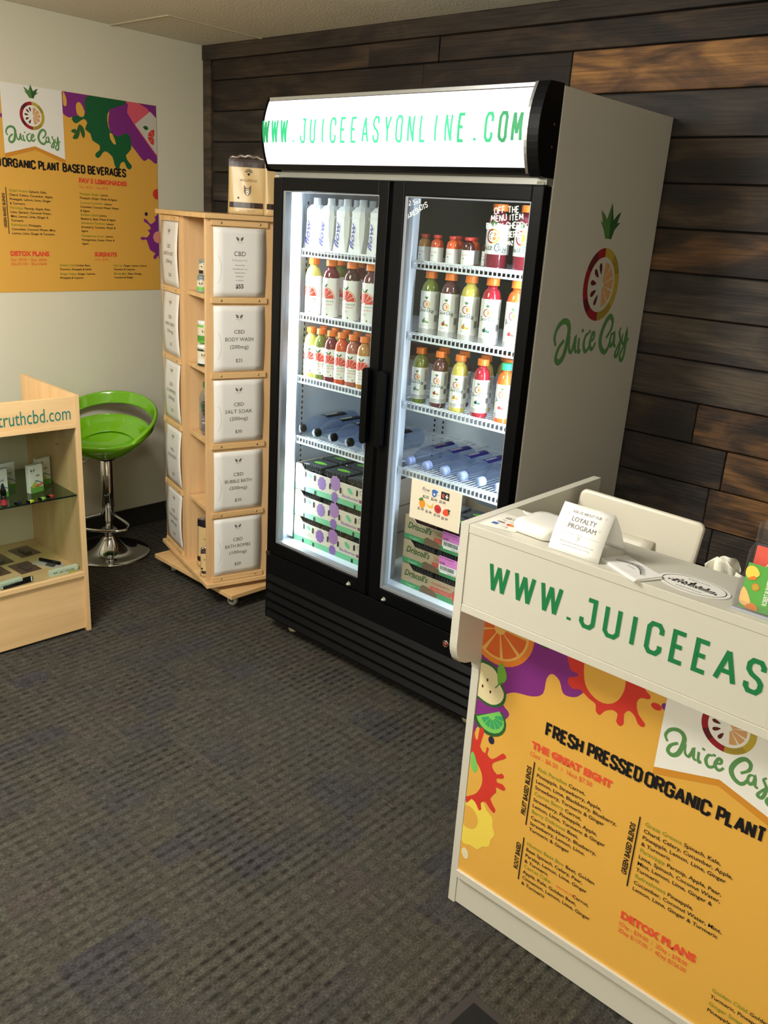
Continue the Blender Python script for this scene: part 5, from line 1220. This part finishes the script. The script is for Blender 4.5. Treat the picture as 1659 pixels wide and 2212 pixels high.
boxo('recessed_panel', (.0205, .1015, .108, Lw, .118, .853), WHITE_LAM, CN)
boxo('plinth_rail', (.0205, .094, .088, Lw, .118, .108), WHITE_LAM, CN, bevel=.001)
boxo('plinth_board', (.0205, .104, .004, Lw, .118, .088), WHITE_LAM, CN)
boxo('desk_top', (.0205, .171, .760, Lw, .550, .785), WHITE_LAM, CN, bevel=.001)
D = Dec(); body = 'WWW.JUICEEASYONLINE.COM'
us = [1.5605, 1.6225, 1.6845, 1.7465, 1.776, 1.826, 1.8805, 1.910, 1.958, 2.000, 2.039, 2.090, 2.134, 2.178, 2.225, 2.272, 2.312, 2.336, 2.384, 2.424, 2.452, 2.498, 2.548]
us = [u-CX0 for u in us]; kxs = .0275/(.52*.060)
for i, ch in enumerate(body):
    kx = {'W': .0445/(.75*.060), 'E': .021/(.46*.060), 'A': .033/(.6*.060), 'C': .026/(.55*.060), 'S': .025/(.52*.06), 'I': 1, '.': 1.0, 'J': .0265/(.5*.06)}.get(ch, kxs)
    D.letters(ch, us[i], .9278, .0560, .0088, SIGNG, kx=kx)
D.build_each('letter', flat((0, .0020, 0), (1, 0, 0), (0, 0, 1)), fb)
t = thing('menu_poster', 'yellow drinks menu graphic on the front of the white counter', 'poster', (2.062, CF+.101, .108))
boxo('poster_sheet', (-.565, 0, 0, .565, .0004, .745), YEL, t)
s_ = .934
D = Dec()
for vs, fs, mat, layer in MENU.it:
    nv = [(p[0]*s_, min(p[1]*s_, .7445), p[2] if len(p) > 2 else 0) for p in vs]
    if min(p[1] for p in nv) > .744: continue
    D.it.append((nv, fs, mat, layer))
D.build('poster_print', flat((0, -.0002, 0), (1, 0, 0), (0, 0, 1)), t, eps=.00025)

# things on the ledge
ZL = CT_+.0002
t = thing('payment_sticker', 'clear sticker with payment logos at the left end of the ledge', 'sticker', (0, 0, ZL))
P = [(1.503, -.617), (1.560, -.607), (1.590, -.655), (1.586, -.697), (1.508, -.714)]
obj('sticker_film', MB().prism(P, M('sticker_film', (232, 228, 216), .25), lambda u, v, d: (u, v, d), 0, .0005), t)
D = Dec(); f_ = flat((1.512, -.700, .0006), (1, 0, 0), (0, 1, 0))
D.rect(.012, .060, .024, .070, BK, 1); D.rect(.014, .062, .022, .068, WHITE, 2); D.rect(.016, .0635, .020, .0665, BK, 3); D.text('Square', .027, .061, .008, GREY, 1, shear=.1, res=2)
D.text('Pay', .014, .046, .005, GREY, 1); D.wedge(.044, .047, .006, .007, 0, 360, LGREY, 1, 14); D.wedge(.052, .047, .006, .007, 0, 360, LGREY, 1, 14)
D.text('VISA', .010, .030, .007, NAVY, 1, bold=.03, shear=.2); D.rect(.008, .012, .022, .024, M('print_card_blue', (60, 100, 176), .5), 1); D.disc(.042, .030, .006, RED, 1, 14); D.disc(.049, .030, .006, ORA, 2, 14); D.wedge(.043, .012, .005, .006, -60, 60, GREY, 1, 8); D.rect(.034, .014, .048, .015, GREY, 1)
D.build('sticker_print', f_, t)

def rsq(cx, cy, w_, h_, r, n=5):
    out = []
    for i, (sx, sy) in enumerate(((1, 1), (-1, 1), (-1, -1), (1, -1))):
        for k in range(n+1):
            a = math.pi/2*(i+k/n); out.append((cx+sx*(w_/2-r)+r*math.cos(a), cy+sy*(h_/2-r)+r*math.sin(a)))
    return out
t = thing('card_reader', 'white rounded square card reader dock on the counter ledge', 'card reader', (1.622, -.642, ZL), math.radians(-4))
GW = M('gloss_white', (240, 238, 232), .22)
vs = []; fs = []; n = 24
for w_, z in ((.088, 0), (.096, .003), (.099, .010), (.098, .019), (.092, .0235), (.070, .0255)): vs += [(a, b*1.12, z) for a, b in rsq(0, 0, w_, w_, .022)]
for j in range(5): fs += [(j*n+i, j*n+(i+1) % n, (j+1)*n+(i+1) % n, (j+1)*n+i) for i in range(n)]
fs += [tuple(range(n)), tuple(5*n+i for i in range(n))]
obj('reader_shell', MB().add(vs, fs, GW, True), t)
mb = MB().tube([(-.035, .050, .008), (-.060, .060, .004), (-.085, .050, .004), (-.10, .06, .004)], .002, GW, 6); obj('cable', mb, t)

t = thing('tent_card', 'folded white loyalty programme card standing on the ledge', 'sign', (1.676, -.7145, ZL), 0)
# front leg leans back, rear leg leans forward
hh, a1 = .098, math.radians(31)
def fr_(u, v, d): c = .010*math.sin(math.pi*min(1, max(0, v/hh))); return (u-.004*v/hh, v*math.sin(a1)-d-c*.4, v*math.cos(a1)+d*.5)
mb = MB().grid(4, 10, lambda a, b: fr_(.110*a, hh*b, 0), PAPER)
ap = fr_(0, hh, 0)
mb.grid(4, 10, lambda a, b: (.110*a-.004*(1-b), ap[1]+b*.056, ap[2]*(1-b)+.006*math.sin(math.pi*b)), PAPER)
obj('folded_card', mb, t, solid=.0005, fix=False)
D = Dec()
D.text('ASK US ABOUT OUR', .056, .082, .0055, GREY, 1, align='C', fit=.062, res=2)
D.text('LOYALTY', .055, .066, .0100, GREY, 1, align='C', fit=.052, res=2); D.text('PROGRAM', .056, .052, .0100, GREY, 1, align='C', fit=.060, res=2)
D.rect(.016, .041, .044, .0415, LGREY, 1); D.rect(.068, .041, .098, .0415, LGREY, 1)
D.wedge(.056, .043, .0045, .0052, 180, 360, LGREY, 1, 8); D.rect(.0515, .043, .0605, .0436, LGREY, 1); D.rect(.0555, .034, .0565, .038, LGREY, 1); D.wedge(.056, .033, .0025, .0032, 0, 360, LGREY, 1, 10)
D.text("We'll only send you texts when you enroll or earn", .056, .022, .0028, GREY, 1, align='C', fit=.072); D.text("rewards and we'll never share your info.", .056, .015, .0028, GREY, 1, align='C', fit=.062)
for a, b in ((.018, .078), (.096, .086), (.022, .054), (.092, .060)): D.wedge(a, b, .0018, .0025, 0, 360, LGREY, 1, 5)
D.build('card_print', lambda u, v, d: fr_(u, v, d+.0006), t)

for i, (dx, dy, a) in enumerate(((0, 0, -.47), (.002, .001, -.50), (.0, .003, -.44))):
    t = thing('lash_card', ('bottom card of the small white stack beside the tent card', 'middle card of the small white stack beside the tent card', 'white card with a printed eyelash on top of the small stack')[i], 'card', (1.839+dx, -.690+dy, ZL+.0017*i), a, 'eyelash cards')
    boxo('card', (-.052, -.030, 0, .052, .030, .0013), PAPER, t)
    if i == 2:
        D = Dec(); arc = [(-.036+.072*k/8, -.008+.018*math.sin(math.pi*k/8)) for k in range(9)]
        D.stroke(arc, .0011, BK, 1, smooth=3)
        for k in range(34):
            q = k/33; x = -.036+.072*q; y = -.008+.018*math.sin(math.pi*q); an = math.radians(118-56*q+random.uniform(-10, 10)); l_ = .009+.003*math.sin(math.pi*q)
            D.stroke([(x, y), (x+l_*.6*math.cos(an), y+l_*.6*math.sin(an)), (x+l_*math.cos(an-.4), y+l_*math.sin(an-.4))], [.0009, .0007, .0002], BK, 1)
        D.stroke([(-.030, -.015), (-.012, -.020), (.012, -.020), (.026, -.015)], .0005, LGREY, 1, smooth=3)
        D.text('Lashes', -.01, -.004, .006, LGREY, 1, shear=.3)
        D.build('card_print', flat((0, 0, .0014), (1, 0, 0), (0, 1, 0)), t)

t = thing('oval_sticker', 'white oval sticker with black city skyline lettering on the ledge', 'sticker', (1.952, -.668, ZL), math.radians(-2))
obj('sticker_film', MB().lathe([(1, 0), (1, 1)], WHITE, 40, Matrix.Diagonal((.066, .040, .0006, 1)), smooth=False), t)
D = Dec(); D.wedge(0, 0, .0575, .0590, 0, 360, BK, 1, 48, ky=.60)
sk = [(-.046, -.010)]; x = -.046
hs = [.008, .014, .006, .016, .022, .012, .018, .008, .020, .026, .014, .010, .018, .009, .013, .020, .011, .007, .012, .006]
for h_ in hs: sk += [(x, -.012+h_), (x+.0042, -.012+h_)]; x += .0046
sk += [(.046, -.012)]
D.poly(sk, BK, 1)
D.text('Houston', .0, -.011, .0165, WHITE, 2, align='C', shear=.3, bold=.05, fit=.086, res=2); D.text('Houston', .001, -.0105, .0155, BK, 3, align='C', shear=.3, bold=.012, fit=.080, res=2)
D.text('RUN HOUSTON', 0, .0195, .0042, BK, 1, align='C', fit=.040); D.text('RUNHOUSTON.COM', 0, -.0245, .0042, BK, 1, align='C', fit=.046)
D.build('sticker_print', flat((0, 0, .0007), (1, 0, 0), (0, 1, 0)), t)

# point of sale screen seen from behind
t = thing('register_screen', 'white tilted register screen seen from behind, on the desk behind the ledge', 'screen', (1.668, -.385, .786), math.radians(-3))
GW2 = M('satin_white', (206, 200, 182), .38)
tl = Matrix.Translation((0, 0, -.011)) @ Matrix.Rotation(math.radians(-14), 4, 'X')
vs = []; fs = []
for w_, h_, d in ((.300, .205, 0), (.312, .217, .002), (.316, .221, .008), (.312, .217, .013)):
    vs += [tl @ Vector((a, d, b)) for a, b in rsq(0, .180, w_, h_, .016)]
for j in range(3): fs += [(j*n+i, j*n+(i+1) % n, (j+1)*n+(i+1) % n, (j+1)*n+i) for i in range(n)]
fs += [tuple(range(n)), tuple(3*n+i for i in range(n))]
obj('screen_shell', MB().add(vs, fs, GW2, False), t, bevel=.002)
mb = MB(); w_ = .060
mb.grid(5, 12, lambda a, b: tuple(tl @ Vector(((a-.5)*2*w_, -.002-.040*math.sin(b*math.pi*.5), .218-.14*b))), GW2)
obj('stand_neck', mb, t, solid=.004, fix=False)
boxo('stand_base', (-.09, -.06, .0005, .09, .08, .012), GW2, t, bevel=.004)
mb = MB().box(-.06, -.034, .010, .06, -.010, .080, GW2); obj('stand_leg', mb, t, bevel=.004)

# tissues
t = thing('tissue_box', 'white tissues puffing out of a box behind the ledge', 'tissue box', (1.925, -.445, .785))
mb = MB().box(-.055, -.055, 0.0005, .055, .055, .165, M('tissue_box_card', (214, 208, 190), .6)); obj('box', mb, t, bevel=.002)
TIS = M('tissue', (238, 234, 218), .8)
mb = MB()
def leaf_(a0, w_, h_, ln, sd):
    def f(a, b):
        x = (a-.5)*w_*(.45+.75*b)*(1-.25*b*b); z = .160+h_*b - .012*(a-.5)**2*b*8
        y = ln*b*b+.010*math.sin(a*7+sd)*b+.006*math.sin(a*15+sd*2+b*4)
        c, s_ = math.cos(a0), math.sin(a0); return (x*c-y*s_, x*s_+y*c, z)
    return f
mb.grid(16, 12, leaf_(-.1, .075, .098, -.012, .4), TIS); mb.grid(16, 12, leaf_(.25, .070, .094, .018, 2.0), TIS)
mb2 = MB(); mb2.grid(16, 12, lambda a, b: (.018+.060*a*b+.012*b, -.016-.008*math.sin(a*6)*b+.012*a, .160+.078*b*(1-.35*a*a)), TIS)
obj('tissue', mb, t, fix=False, solid=.0006); obj('tissue', mb2, t, fix=False, solid=.0006)

# acrylic holder with cards at the right end
t = thing('card_holder', 'clear acrylic card holder near the right edge of the ledge', 'holder', (2.034, -.708, ZL))
mb = MB(); th = .002; HW = .160
mb.box(0, 0, 0, HW, .085, th, ACRY).box(0, 0, th, HW, th, .018, ACRY)
sidep = [(0, 0), (.085, 0), (.085, .140), (.060, .140), (.058, .105), (.034, .098), (.030, .060), (.012, .050), (.004, .018)]
for x in (0, HW-th): mb.prism(sidep, ACRY, lambda u, v, d: (d, u, v), x, x+th)
for y, h_ in ((.030, .060), (.058, .105), (.083, .140)): mb.box(th, y, th, HW-th, y+th, h_, ACRY)
obj('holder_shell', mb, t, bevel=.0006, seg=1)
EDGE = M('acrylic_edge', (170, 176, 196), .2)
mb = MB().box(0, -.0006, -.0001, HW, .0006, .003, EDGE); obj('holder_edge', mb, t)
def hcard(nm, lb, x0, y, z0, w_, h_, lean, mat, deco, grp):
    c = thing(nm, lb, 'card', (2.034+x0, -.708+y, ZL+z0), 0, grp); c.rotation_euler = (-lean, 0, 0)
    obj('card', MB().box(0, 0, 0, w_, .0006, h_, mat), c)
    D = Dec(); deco(D); D.build('card_print', flat((0, -.0003, 0), (1, 0, 0), (0, 0, 1)), c); return c
CG = M('card_green', (92, 168, 72), .45); CRD = M('card_red', (226, 92, 78), .45)
def d_green(D):
    D.blob([(0, .008), (.016, .004), (.018, .012), (.008, .030), (0, .034)], M('print_peach2', (240, 190, 120), .5), 1); D.blob([(.010, .002), (.030, .001), (.030, .008), (.020, .012)], ORA, 2)
    D.disc(.020, .040, .0065, ORA, 1, 14); D.disc(.020, .040, .0048, OLIVE, 2, 14); D.blob([(-.0, .056), (.010, .052), (.022, .062), (.012, .074), (.0, .070)], LEMON, 2); D.blob([(.004, .050), (.018, .052), (.014, .058)], ORA, 3)
    D.text('ROBERT BURKETT', .044, .014, .008, WHITE, 3, rot=math.pi/2, fit=.044, bold=.02, res=2); D.text('OWNER', .053, .024, .003, CREAM, 3, rot=math.pi/2)
    for i in range(3): D.rect(.058+.004*i, .012, .0592+.004*i, .046-.006*i, M('card_green_text', (180, 214, 160), .5), 3)
def d_red(D):
    D.wedge(.010, .012, .004, .006, 0, 360, WHITE, 1, 16); D.blob([(.014, .004), (.026, .028), (.110, .010), (.110, -.0), (.020, -.0)], CREAM, 1, 1)
    D.text('2', .040, .006, .020, RED, 3, rot=math.pi/2-.2, bold=.03, res=2); D.text('OFF', .050, .004, .007, RED, 3, rot=math.pi/2-.2, res=2); D.blob([(.018, .002), (.026, .002), (.028, .012), (.020, .014)], RED, 3, 2)
hcard('business_card', 'green fruit printed card in the front slot of the acrylic holder', .008, .010, .003, .145, .078, .12, CG, d_green, 'cards in the acrylic holder')
hcard('coupon_card', 'red and cream coupon card in the middle slot of the acrylic holder', .008, .040, .055, .145, .050, .12, CRD, d_red, 'cards in the acrylic holder')
hcard('blank_card', 'tall white card in the rear slot of the acrylic holder', .028, .066, .060, .120, .088, .10, PAPER, lambda D: None, 'cards in the acrylic holder')
hcard('blank_card', 'second white card a little higher behind the first in the acrylic holder', .036, .071, .062, .115, .090, .10, PAPER, lambda D: None, 'cards in the acrylic holder')

# ================================================================== black door mat
t = thing('floor_mat', 'black pile mat with a rubber border at the bottom edge of the photo', 'mat', (1.692, -.815, 0), math.radians(-3))
MATL = .75
e_ = Matrix.Rotation(0, 4, 'Z')
obj('rubber_border', MB().box(0, -MATL*1.5, .0003, MATL, 0, .004, M('mat_rubber', (42, 38, 38), .6)), t, bevel=.002)
obj('pile', MB().box(.022, -MATL*1.5+.022, .004, MATL-.022, -.022, .0085, M('mat_pile', (10, 10, 10), .95, bump=1.0, bscale=600)), t, bevel=.002)

# ================================================================== maple display case on the left
DC = thing('display_case', 'maple and glass display case with green web address at the left edge', 'display case', (-.426, -.539, 0))
# local frame: u along the front (towards the viewer's left), d = depth towards the wall
Au = Vector((-.0523, -.9986, 0)); Bd = Vector((-.9986, .0523, 0))
def dm(u, d, z): p = Au*u+Bd*d; return (p.x, p.y, z)
def dbox(mb, u0, d0, z0, u1, d1, z1, mat):
    vs = [dm(u, d, z) for z in (z0, z1) for d in (d0, d1) for u in (u0, u1)]
    return mb.add(vs, [(0, 2, 3, 1), (4, 5, 7, 6), (0, 1, 5, 4), (2, 6, 7, 3), (0, 4, 6, 2), (1, 3, 7, 5)], mat)
CL = 1.22; MP = maple('case_maple', (210, 172, 120), (224, 188, 136), 1, sc1=2.6)
MPV = maple('case_maple_side', (206, 170, 120), (222, 188, 140), 2)
for u in (0, CL-.018): obj('side_panel', dbox(MB(), u, 0, .0, u+.018, .470, .956, MPV), DC, bevel=.001)
hb = obj('header_board', dbox(MB(), .018, .003, .8535, CL-.018, .018, .952, MP), DC, bevel=.0008)
obj('top_rail', dbox(MB(), .018, 0, .835, CL-.018, .022, .853, MP), DC, bevel=.0008)
obj('top_panel', dbox(MB(), .018, .022, .837, CL-.018, .455, .853, MP), DC)
obj('back_panel', dbox(MB(), .018, .452, .10, CL-.018, .460, .837, M('case_back_white', (216, 210, 188), .5)), DC)
obj('display_deck', dbox(MB(), .018, .0, .238, CL-.018, .452, .256, MP), DC, bevel=.0008)
obj('lower_panel', dbox(MB(), .018, .010, .012, CL-.018, .026, .238, MP), DC)
gd = dbox(MB(), .020, .010, .257, CL-.020, .015, .836, GLASS); obj('front_glass', gd, DC)
gs = dbox(MB(), .020, .022, .5645, CL-.020, .450, .5705, clear_mat('shelf_glass', (196, 214, 200), .9, .03, 1.45)); dbox(gs, .020, .0205, .5645, CL-.020, .022, .5705, M('glass_edge', (26, 34, 30), .2)); obj('glass_shelf', gs, DC)
for u, d, z in ((.022, .05, .562), (.022, .40, .562), (.022, .15, .74), (.022, .35, .72)): obj('shelf_pin', MB().lathe([(.004, 0), (.004, .008)], CHROME, 10, Matrix.Translation(dm(u, d, z)) @ Matrix.Rotation(math.pi/2, 4, 'X')), DC)
# each letter on its own, right aligned with the photo's spacing
FD = lambda u, v, d: dm(u, -d+.0028, v)
vs_, fs_ = textmesh('truthcbd.com', 0, 0, 3, 1.0); x1_ = max(p[0] for p in vs_); kx_ = .262/x1_; pre = ''
for ch in 'truthcbd.com':
    w0 = max([p[0] for p in textmesh(pre+ch, 0, 0, 3, 1.0)[0]])-max(p[0] for p in textmesh(ch, 0, 0, 3, 1.0)[0]); pre += ch
    v_, f_ = textmesh(ch, 0, 0, 3, 1.0)
    D = Dec(); D.raw([(.297-(a+w0)*kx_, .869+b*.070/.95*.97) for a, b in v_], f_, M('teal_letters', (28, 112, 96), .4), 1)
    D.build('letter', FD, hb, eps=.0006)

def at(u, d, z, rz=0.0):
    """world matrix standing at (u, d, z) of the case; local x runs to the viewer's right, -y faces the front glass"""
    p = Vector((-.426, -.539, 0))+Vector(dm(u, d, z))
    x = -Au; y = Bd
    m = Matrix(((x.x, y.x, 0, p.x), (x.y, y.y, 0, p.y), (0, 0, 1, p.z), (0, 0, 0, 1)))
    return m @ Matrix.Rotation(rz, 4, 'Z')
def mthing(nm, lb, cat, m, grp=None):
    t = thing(nm, lb, cat, (0, 0, 0), 0, grp); t.matrix_world = m; return t
GRB = M('carton_green', (104, 164, 72), .4); YGB = M('carton_yellow_green', (178, 186, 70), .4)
def cbox_(lb, u, d, rz, red):
    t = mthing('cartridge_box', lb, 'box', at(u, d, .5708, rz), 'white and green boxes on the glass shelf')
    obj('carton', MB().box(-.030, 0, 0, .030, .022, .108, M('carton_face', (222, 222, 212), .4)), t, bevel=.0008, seg=1)
    D = Dec(); leafmark(D, -.016, .086, .7, BK); D.text('CBD', -.004, .062, .0075, GREY, 1, bold=.02)
    D.poly([(-.030, 0), (.030, 0), (.030, .018), (-.030, .030)], GRB, 1); D.poly([(-.030, .022), (-.008, .046), (.010, .028), (-.01, .020)], YGB, 2); D.poly([(-.008, .046), (-.002, .050), (.028, .034), (.028, .030)], M('print_slate2', (110, 140, 150), .5), 2)
    if red: D.poly([(-.006, .020), (.029, .028), (.029, .035), (-.006, .027)], CORAL, 3)
    D.build('carton_print', flat((0, -.0004, 0), (1, 0, 0), (0, 0, 1)), t)
cbox_('white and green box with a red stripe, front right on the glass shelf', .126, .125, .30, True)
cbox_('white and green box at the back right of the glass shelf', .062, .200, .30, False)
cbox_('white and green box at the left photo edge on the glass shelf', .258, .130, .25, False)
cbox_('white and green box behind the one at the left photo edge', .200, .205, .25, False)
def dropper(lb, u, d):
    t = mthing('liquid_bottle', lb, 'bottle', at(u, d, .5708), 'small black tipped bottles')
    obj('bottle_body', MB().lathe([(.010, 0), (.0105, .002), (.0105, .036), (.008, .041)], M('bottle_black', (22, 18, 18), .3), 18), t)
    obj('label_band', MB().lathe([(.0108, .004), (.0108, .026)], M('label_berry', (190, 50, 66), .4), 18, closed_top=False, closed_bot=False), t)
    obj('cap', MB().lathe([(.009, .040), (.0105, .042), (.0105, .058), (.007, .066), (.004, .080), (.003, .084)], BLACK, 16), t)
dropper('small black tipped liquid bottle on the glass shelf, right one of the pair', .285, .040)
dropper('small black tipped liquid bottle on the glass shelf, left one of the pair', .315, .040)
for nm, u, d, c in (('dark blue', .236, .030, (34, 32, 60)), ('yellow', .193, .025, (210, 214, 50)), ('light green', .146, .032, (150, 206, 80)), ('red', .110, .042, (206, 54, 52))):
    t = mthing('vape_cartridge', 'small %s cartridge lying near the front edge of the glass shelf' % nm, 'cartridge', at(u, d, .5708, .5), 'coloured cartridges')
    obj('cartridge_body', MB().box(-.012, -.007, 0, .008, .007, .008, M('cart_'+nm.replace(' ', '_'), c, .4)), t, bevel=.0015); obj('mouthpiece', MB().box(-.017, -.006, .001, -.012, .009, .010, BLACK), t, bevel=.001)
BLI = clear_mat('blister_film', (214, 196, 188), 1.0, .10, 1.45, body=.22, bodycol=(150, 126, 116))
def blister(lb, u, d, rz):
    t = mthing('blister_pack', lb, 'pack', at(u, d, .2562, rz), 'flat clear blister packs')
    obj('film', MB().box(-.042, -.055, .0, .042, .055, .0012, BLI), t); obj('bubble', MB().box(-.014, -.035, .0012, .014, .030, .010, BLI), t, bevel=.003)
    obj('refill', MB().box(-.006, -.028, .0014, .006, .010, .008, M('refill_dark', (50, 34, 34), .4)), t, bevel=.001)
blister('flat clear blister pack at the back right of the case deck', .112, .330, .15)
blister('flat clear blister pack near the middle front of the case deck', .178, .172, .10)
blister('flat clear blister pack left of the back one, at the photo edge', .232, .300, .1)
blister('flat clear blister pack by the left photo edge behind the carton', .285, .200, .1)
t = mthing('device_pack', 'hanging pack with a black pen device on the deck by the right side', 'pack', at(.092, .150, .2562, .5), None)
obj('pack_card', MB().prism(rsq(0, 0, .055, .125, .010), M('pack_card', (196, 184, 170), .5), lambda u, v, d: (u, v, d), 0, .0015), t)
obj('pen_device', MB().tube([(.010, -.045, .009), (.012, .050, .009)], .007, BLACK, 10), t); obj('charger', MB().box(-.020, -.035, .0015, -.002, .0, .010, M('charger_grey', (70, 66, 66), .4)), t, bevel=.002)
def penbox(lb, u, rz):
    t = mthing('pen_carton', lb, 'box', at(u, .028, .2562, rz), 'pale green long cartons')
    obj('carton', MB().box(-.058, 0, 0, .058, .020, .022, M('carton_pale', (214, 222, 200), .4)), t, bevel=.0008, seg=1)
    D = Dec(); leafmark(D, -.038, .011, .45, BK); D.text('CBD VAPE PEN', -.022, .007, .0075, GREY, 1, fit=.062, bold=.01)
    D.blob([(.010, .001), (.030, .008), (.050, .002), (.057, .001)], YGB, 1, 2); D.poly([(.040, .001), (.057, .010), (.057, .001)], M('carton_teal', (150, 190, 170), .5), 2)
    D.build('carton_print', flat((0, -.0004, 0), (1, 0, 0), (0, 0, 1)), t)
penbox('pale green long carton with black lettering at the right front of the deck', .083, .04); penbox('pale green long carton with black lettering at the left photo edge of the deck', .300, .12)
for i in range(4):
    t = mthing('vape_pen', 'slim black pen lying on the deck at the left edge, %s from the glass' % ('first', 'second', 'third', 'fourth')[i], 'pen', at(.262-.004*i, .024+.0105*i, .2570, .08), 'slim black pens')
    obj('pen_barrel', MB().tube([(-.060, 0, .005), (.046, 0, .005)], .0048, BLACK, 10), t); obj('metal_ring', MB().tube([(.046, 0, .005), (.054, 0, .005)], .0049, SILVER, 10), t); obj('metal_tip', MB().tube([(-.068, 0, .005), (-.060, 0, .005)], .0044, SILVER, 10), t)

# ================================================================== green bar stool
SX, SY = -1.101, -.052
ST = thing('bar_stool', 'glossy green bucket seat bar stool on a chrome pedestal against the left wall', 'stool', (SX, SY, 0), math.radians(38))
CHS = M('stool_chrome', (205, 205, 205), .07, 1.0)
prof = [(.190, 0), (.192, .004), (.188, .008)]
for i in range(1, 12):
    q = i/11; prof.append((lin(.185, .034, q**.62), .008+.082*q**2.0))
prof += [(.032, .100), (.034, .104), (.034, .112), (.040, .114), (.040, .122), (.034, .126), (.024, .130)]
obj('base', MB().lathe(prof, CHS, 48), ST)
obj('lower_column', MB().lathe([(.020, .125), (.020, .26)], CHS, 28), ST)
obj('column_sleeve', MB().lathe([(.023, .170), (.025, .172), (.025, .235), (.0285, .238), (.0285, .48), (.024, .485)], CHS, 30), ST)
obj('seat_mount', MB().lathe([(.045, .478), (.045, .490), (.060, .500)], M('mount_black', (20, 20, 20), .4), 24), ST)
pts = [(.020, .0, .205)] + catmull([(.045, -.020), (.120, -.075), (.135, -.115), (.105, -.150), (.0, -.165), (-.105, -.150), (-.135, -.115), (-.120, -.075), (-.045, -.020)], 6)
pts = [(p[0], p[1], .205-.030*min(1, abs(p[1])/.12)) if len(p) == 2 else p for p in pts] + [(-.020, 0, .205)]
obj('footrest', MB().tube(pts, .0075, CHS, 10), ST)
obj('lever', MB().tube([(-.02, .0, .485), (-.07, -.02, .478), (-.12, -.035, .445), (-.155, -.045, .425)], .004, CHS, 8), ST)
GS = M('glossy_green_plastic', (108, 172, 22), .08, coat=1.0)
# seat: dish plus a wrap-around back hoop, local +y is the back
def rim(th):   # th 0..2pi, pi/2 = back
    s_ = math.sin(th); return .205*math.cos(th)*(1.0), .195*s_-.005, .583+.072*(s_*.5+.5)**1.3
def dish(a, b):
    th = 2*math.pi*a; x, y, z = rim(th); q = b
    return (x*q, y*q, lin(.512, z, q**2.8))
def skirt(a, b):
    th = 2*math.pi*a; x, y, z = rim(th); fr = .5-.5*math.sin(th)
    k = 1+.045*math.sin(math.pi*b*.5)-.40*b**2; return (x*k, y*k, z+.004*math.sin(math.pi*b)-(.075)*b**1.3)
mb = MB(); mb.grid(48, 10, dish, GS, wrap=True)
obj('seat_dish', mb, ST, solid=.010, sub=1)
mb = MB(); mb.grid(48, 8, skirt, GS, wrap=True); obj('seat_shell', mb, ST, solid=.006, sub=1)
def hoop(a, b):
    th = lin(-.62, math.pi+.62, a); s_ = max(0, math.sin(math.pi*a)); e = s_**.55
    x0, y0, z0 = rim(th)
    lo = .006+.048*s_**1.6; hi = .010+.070*e+.034*s_**1.2
    z = z0+lin(lo, hi, b)-.010; k = 1.02+.10*s_+.10*b*e
    return (x0*k, y0*k+.01*s_, z)
mb = MB(); mb.grid(48, 7, hoop, GS); obj('back_hoop', mb, ST, solid=.016, sub=1)
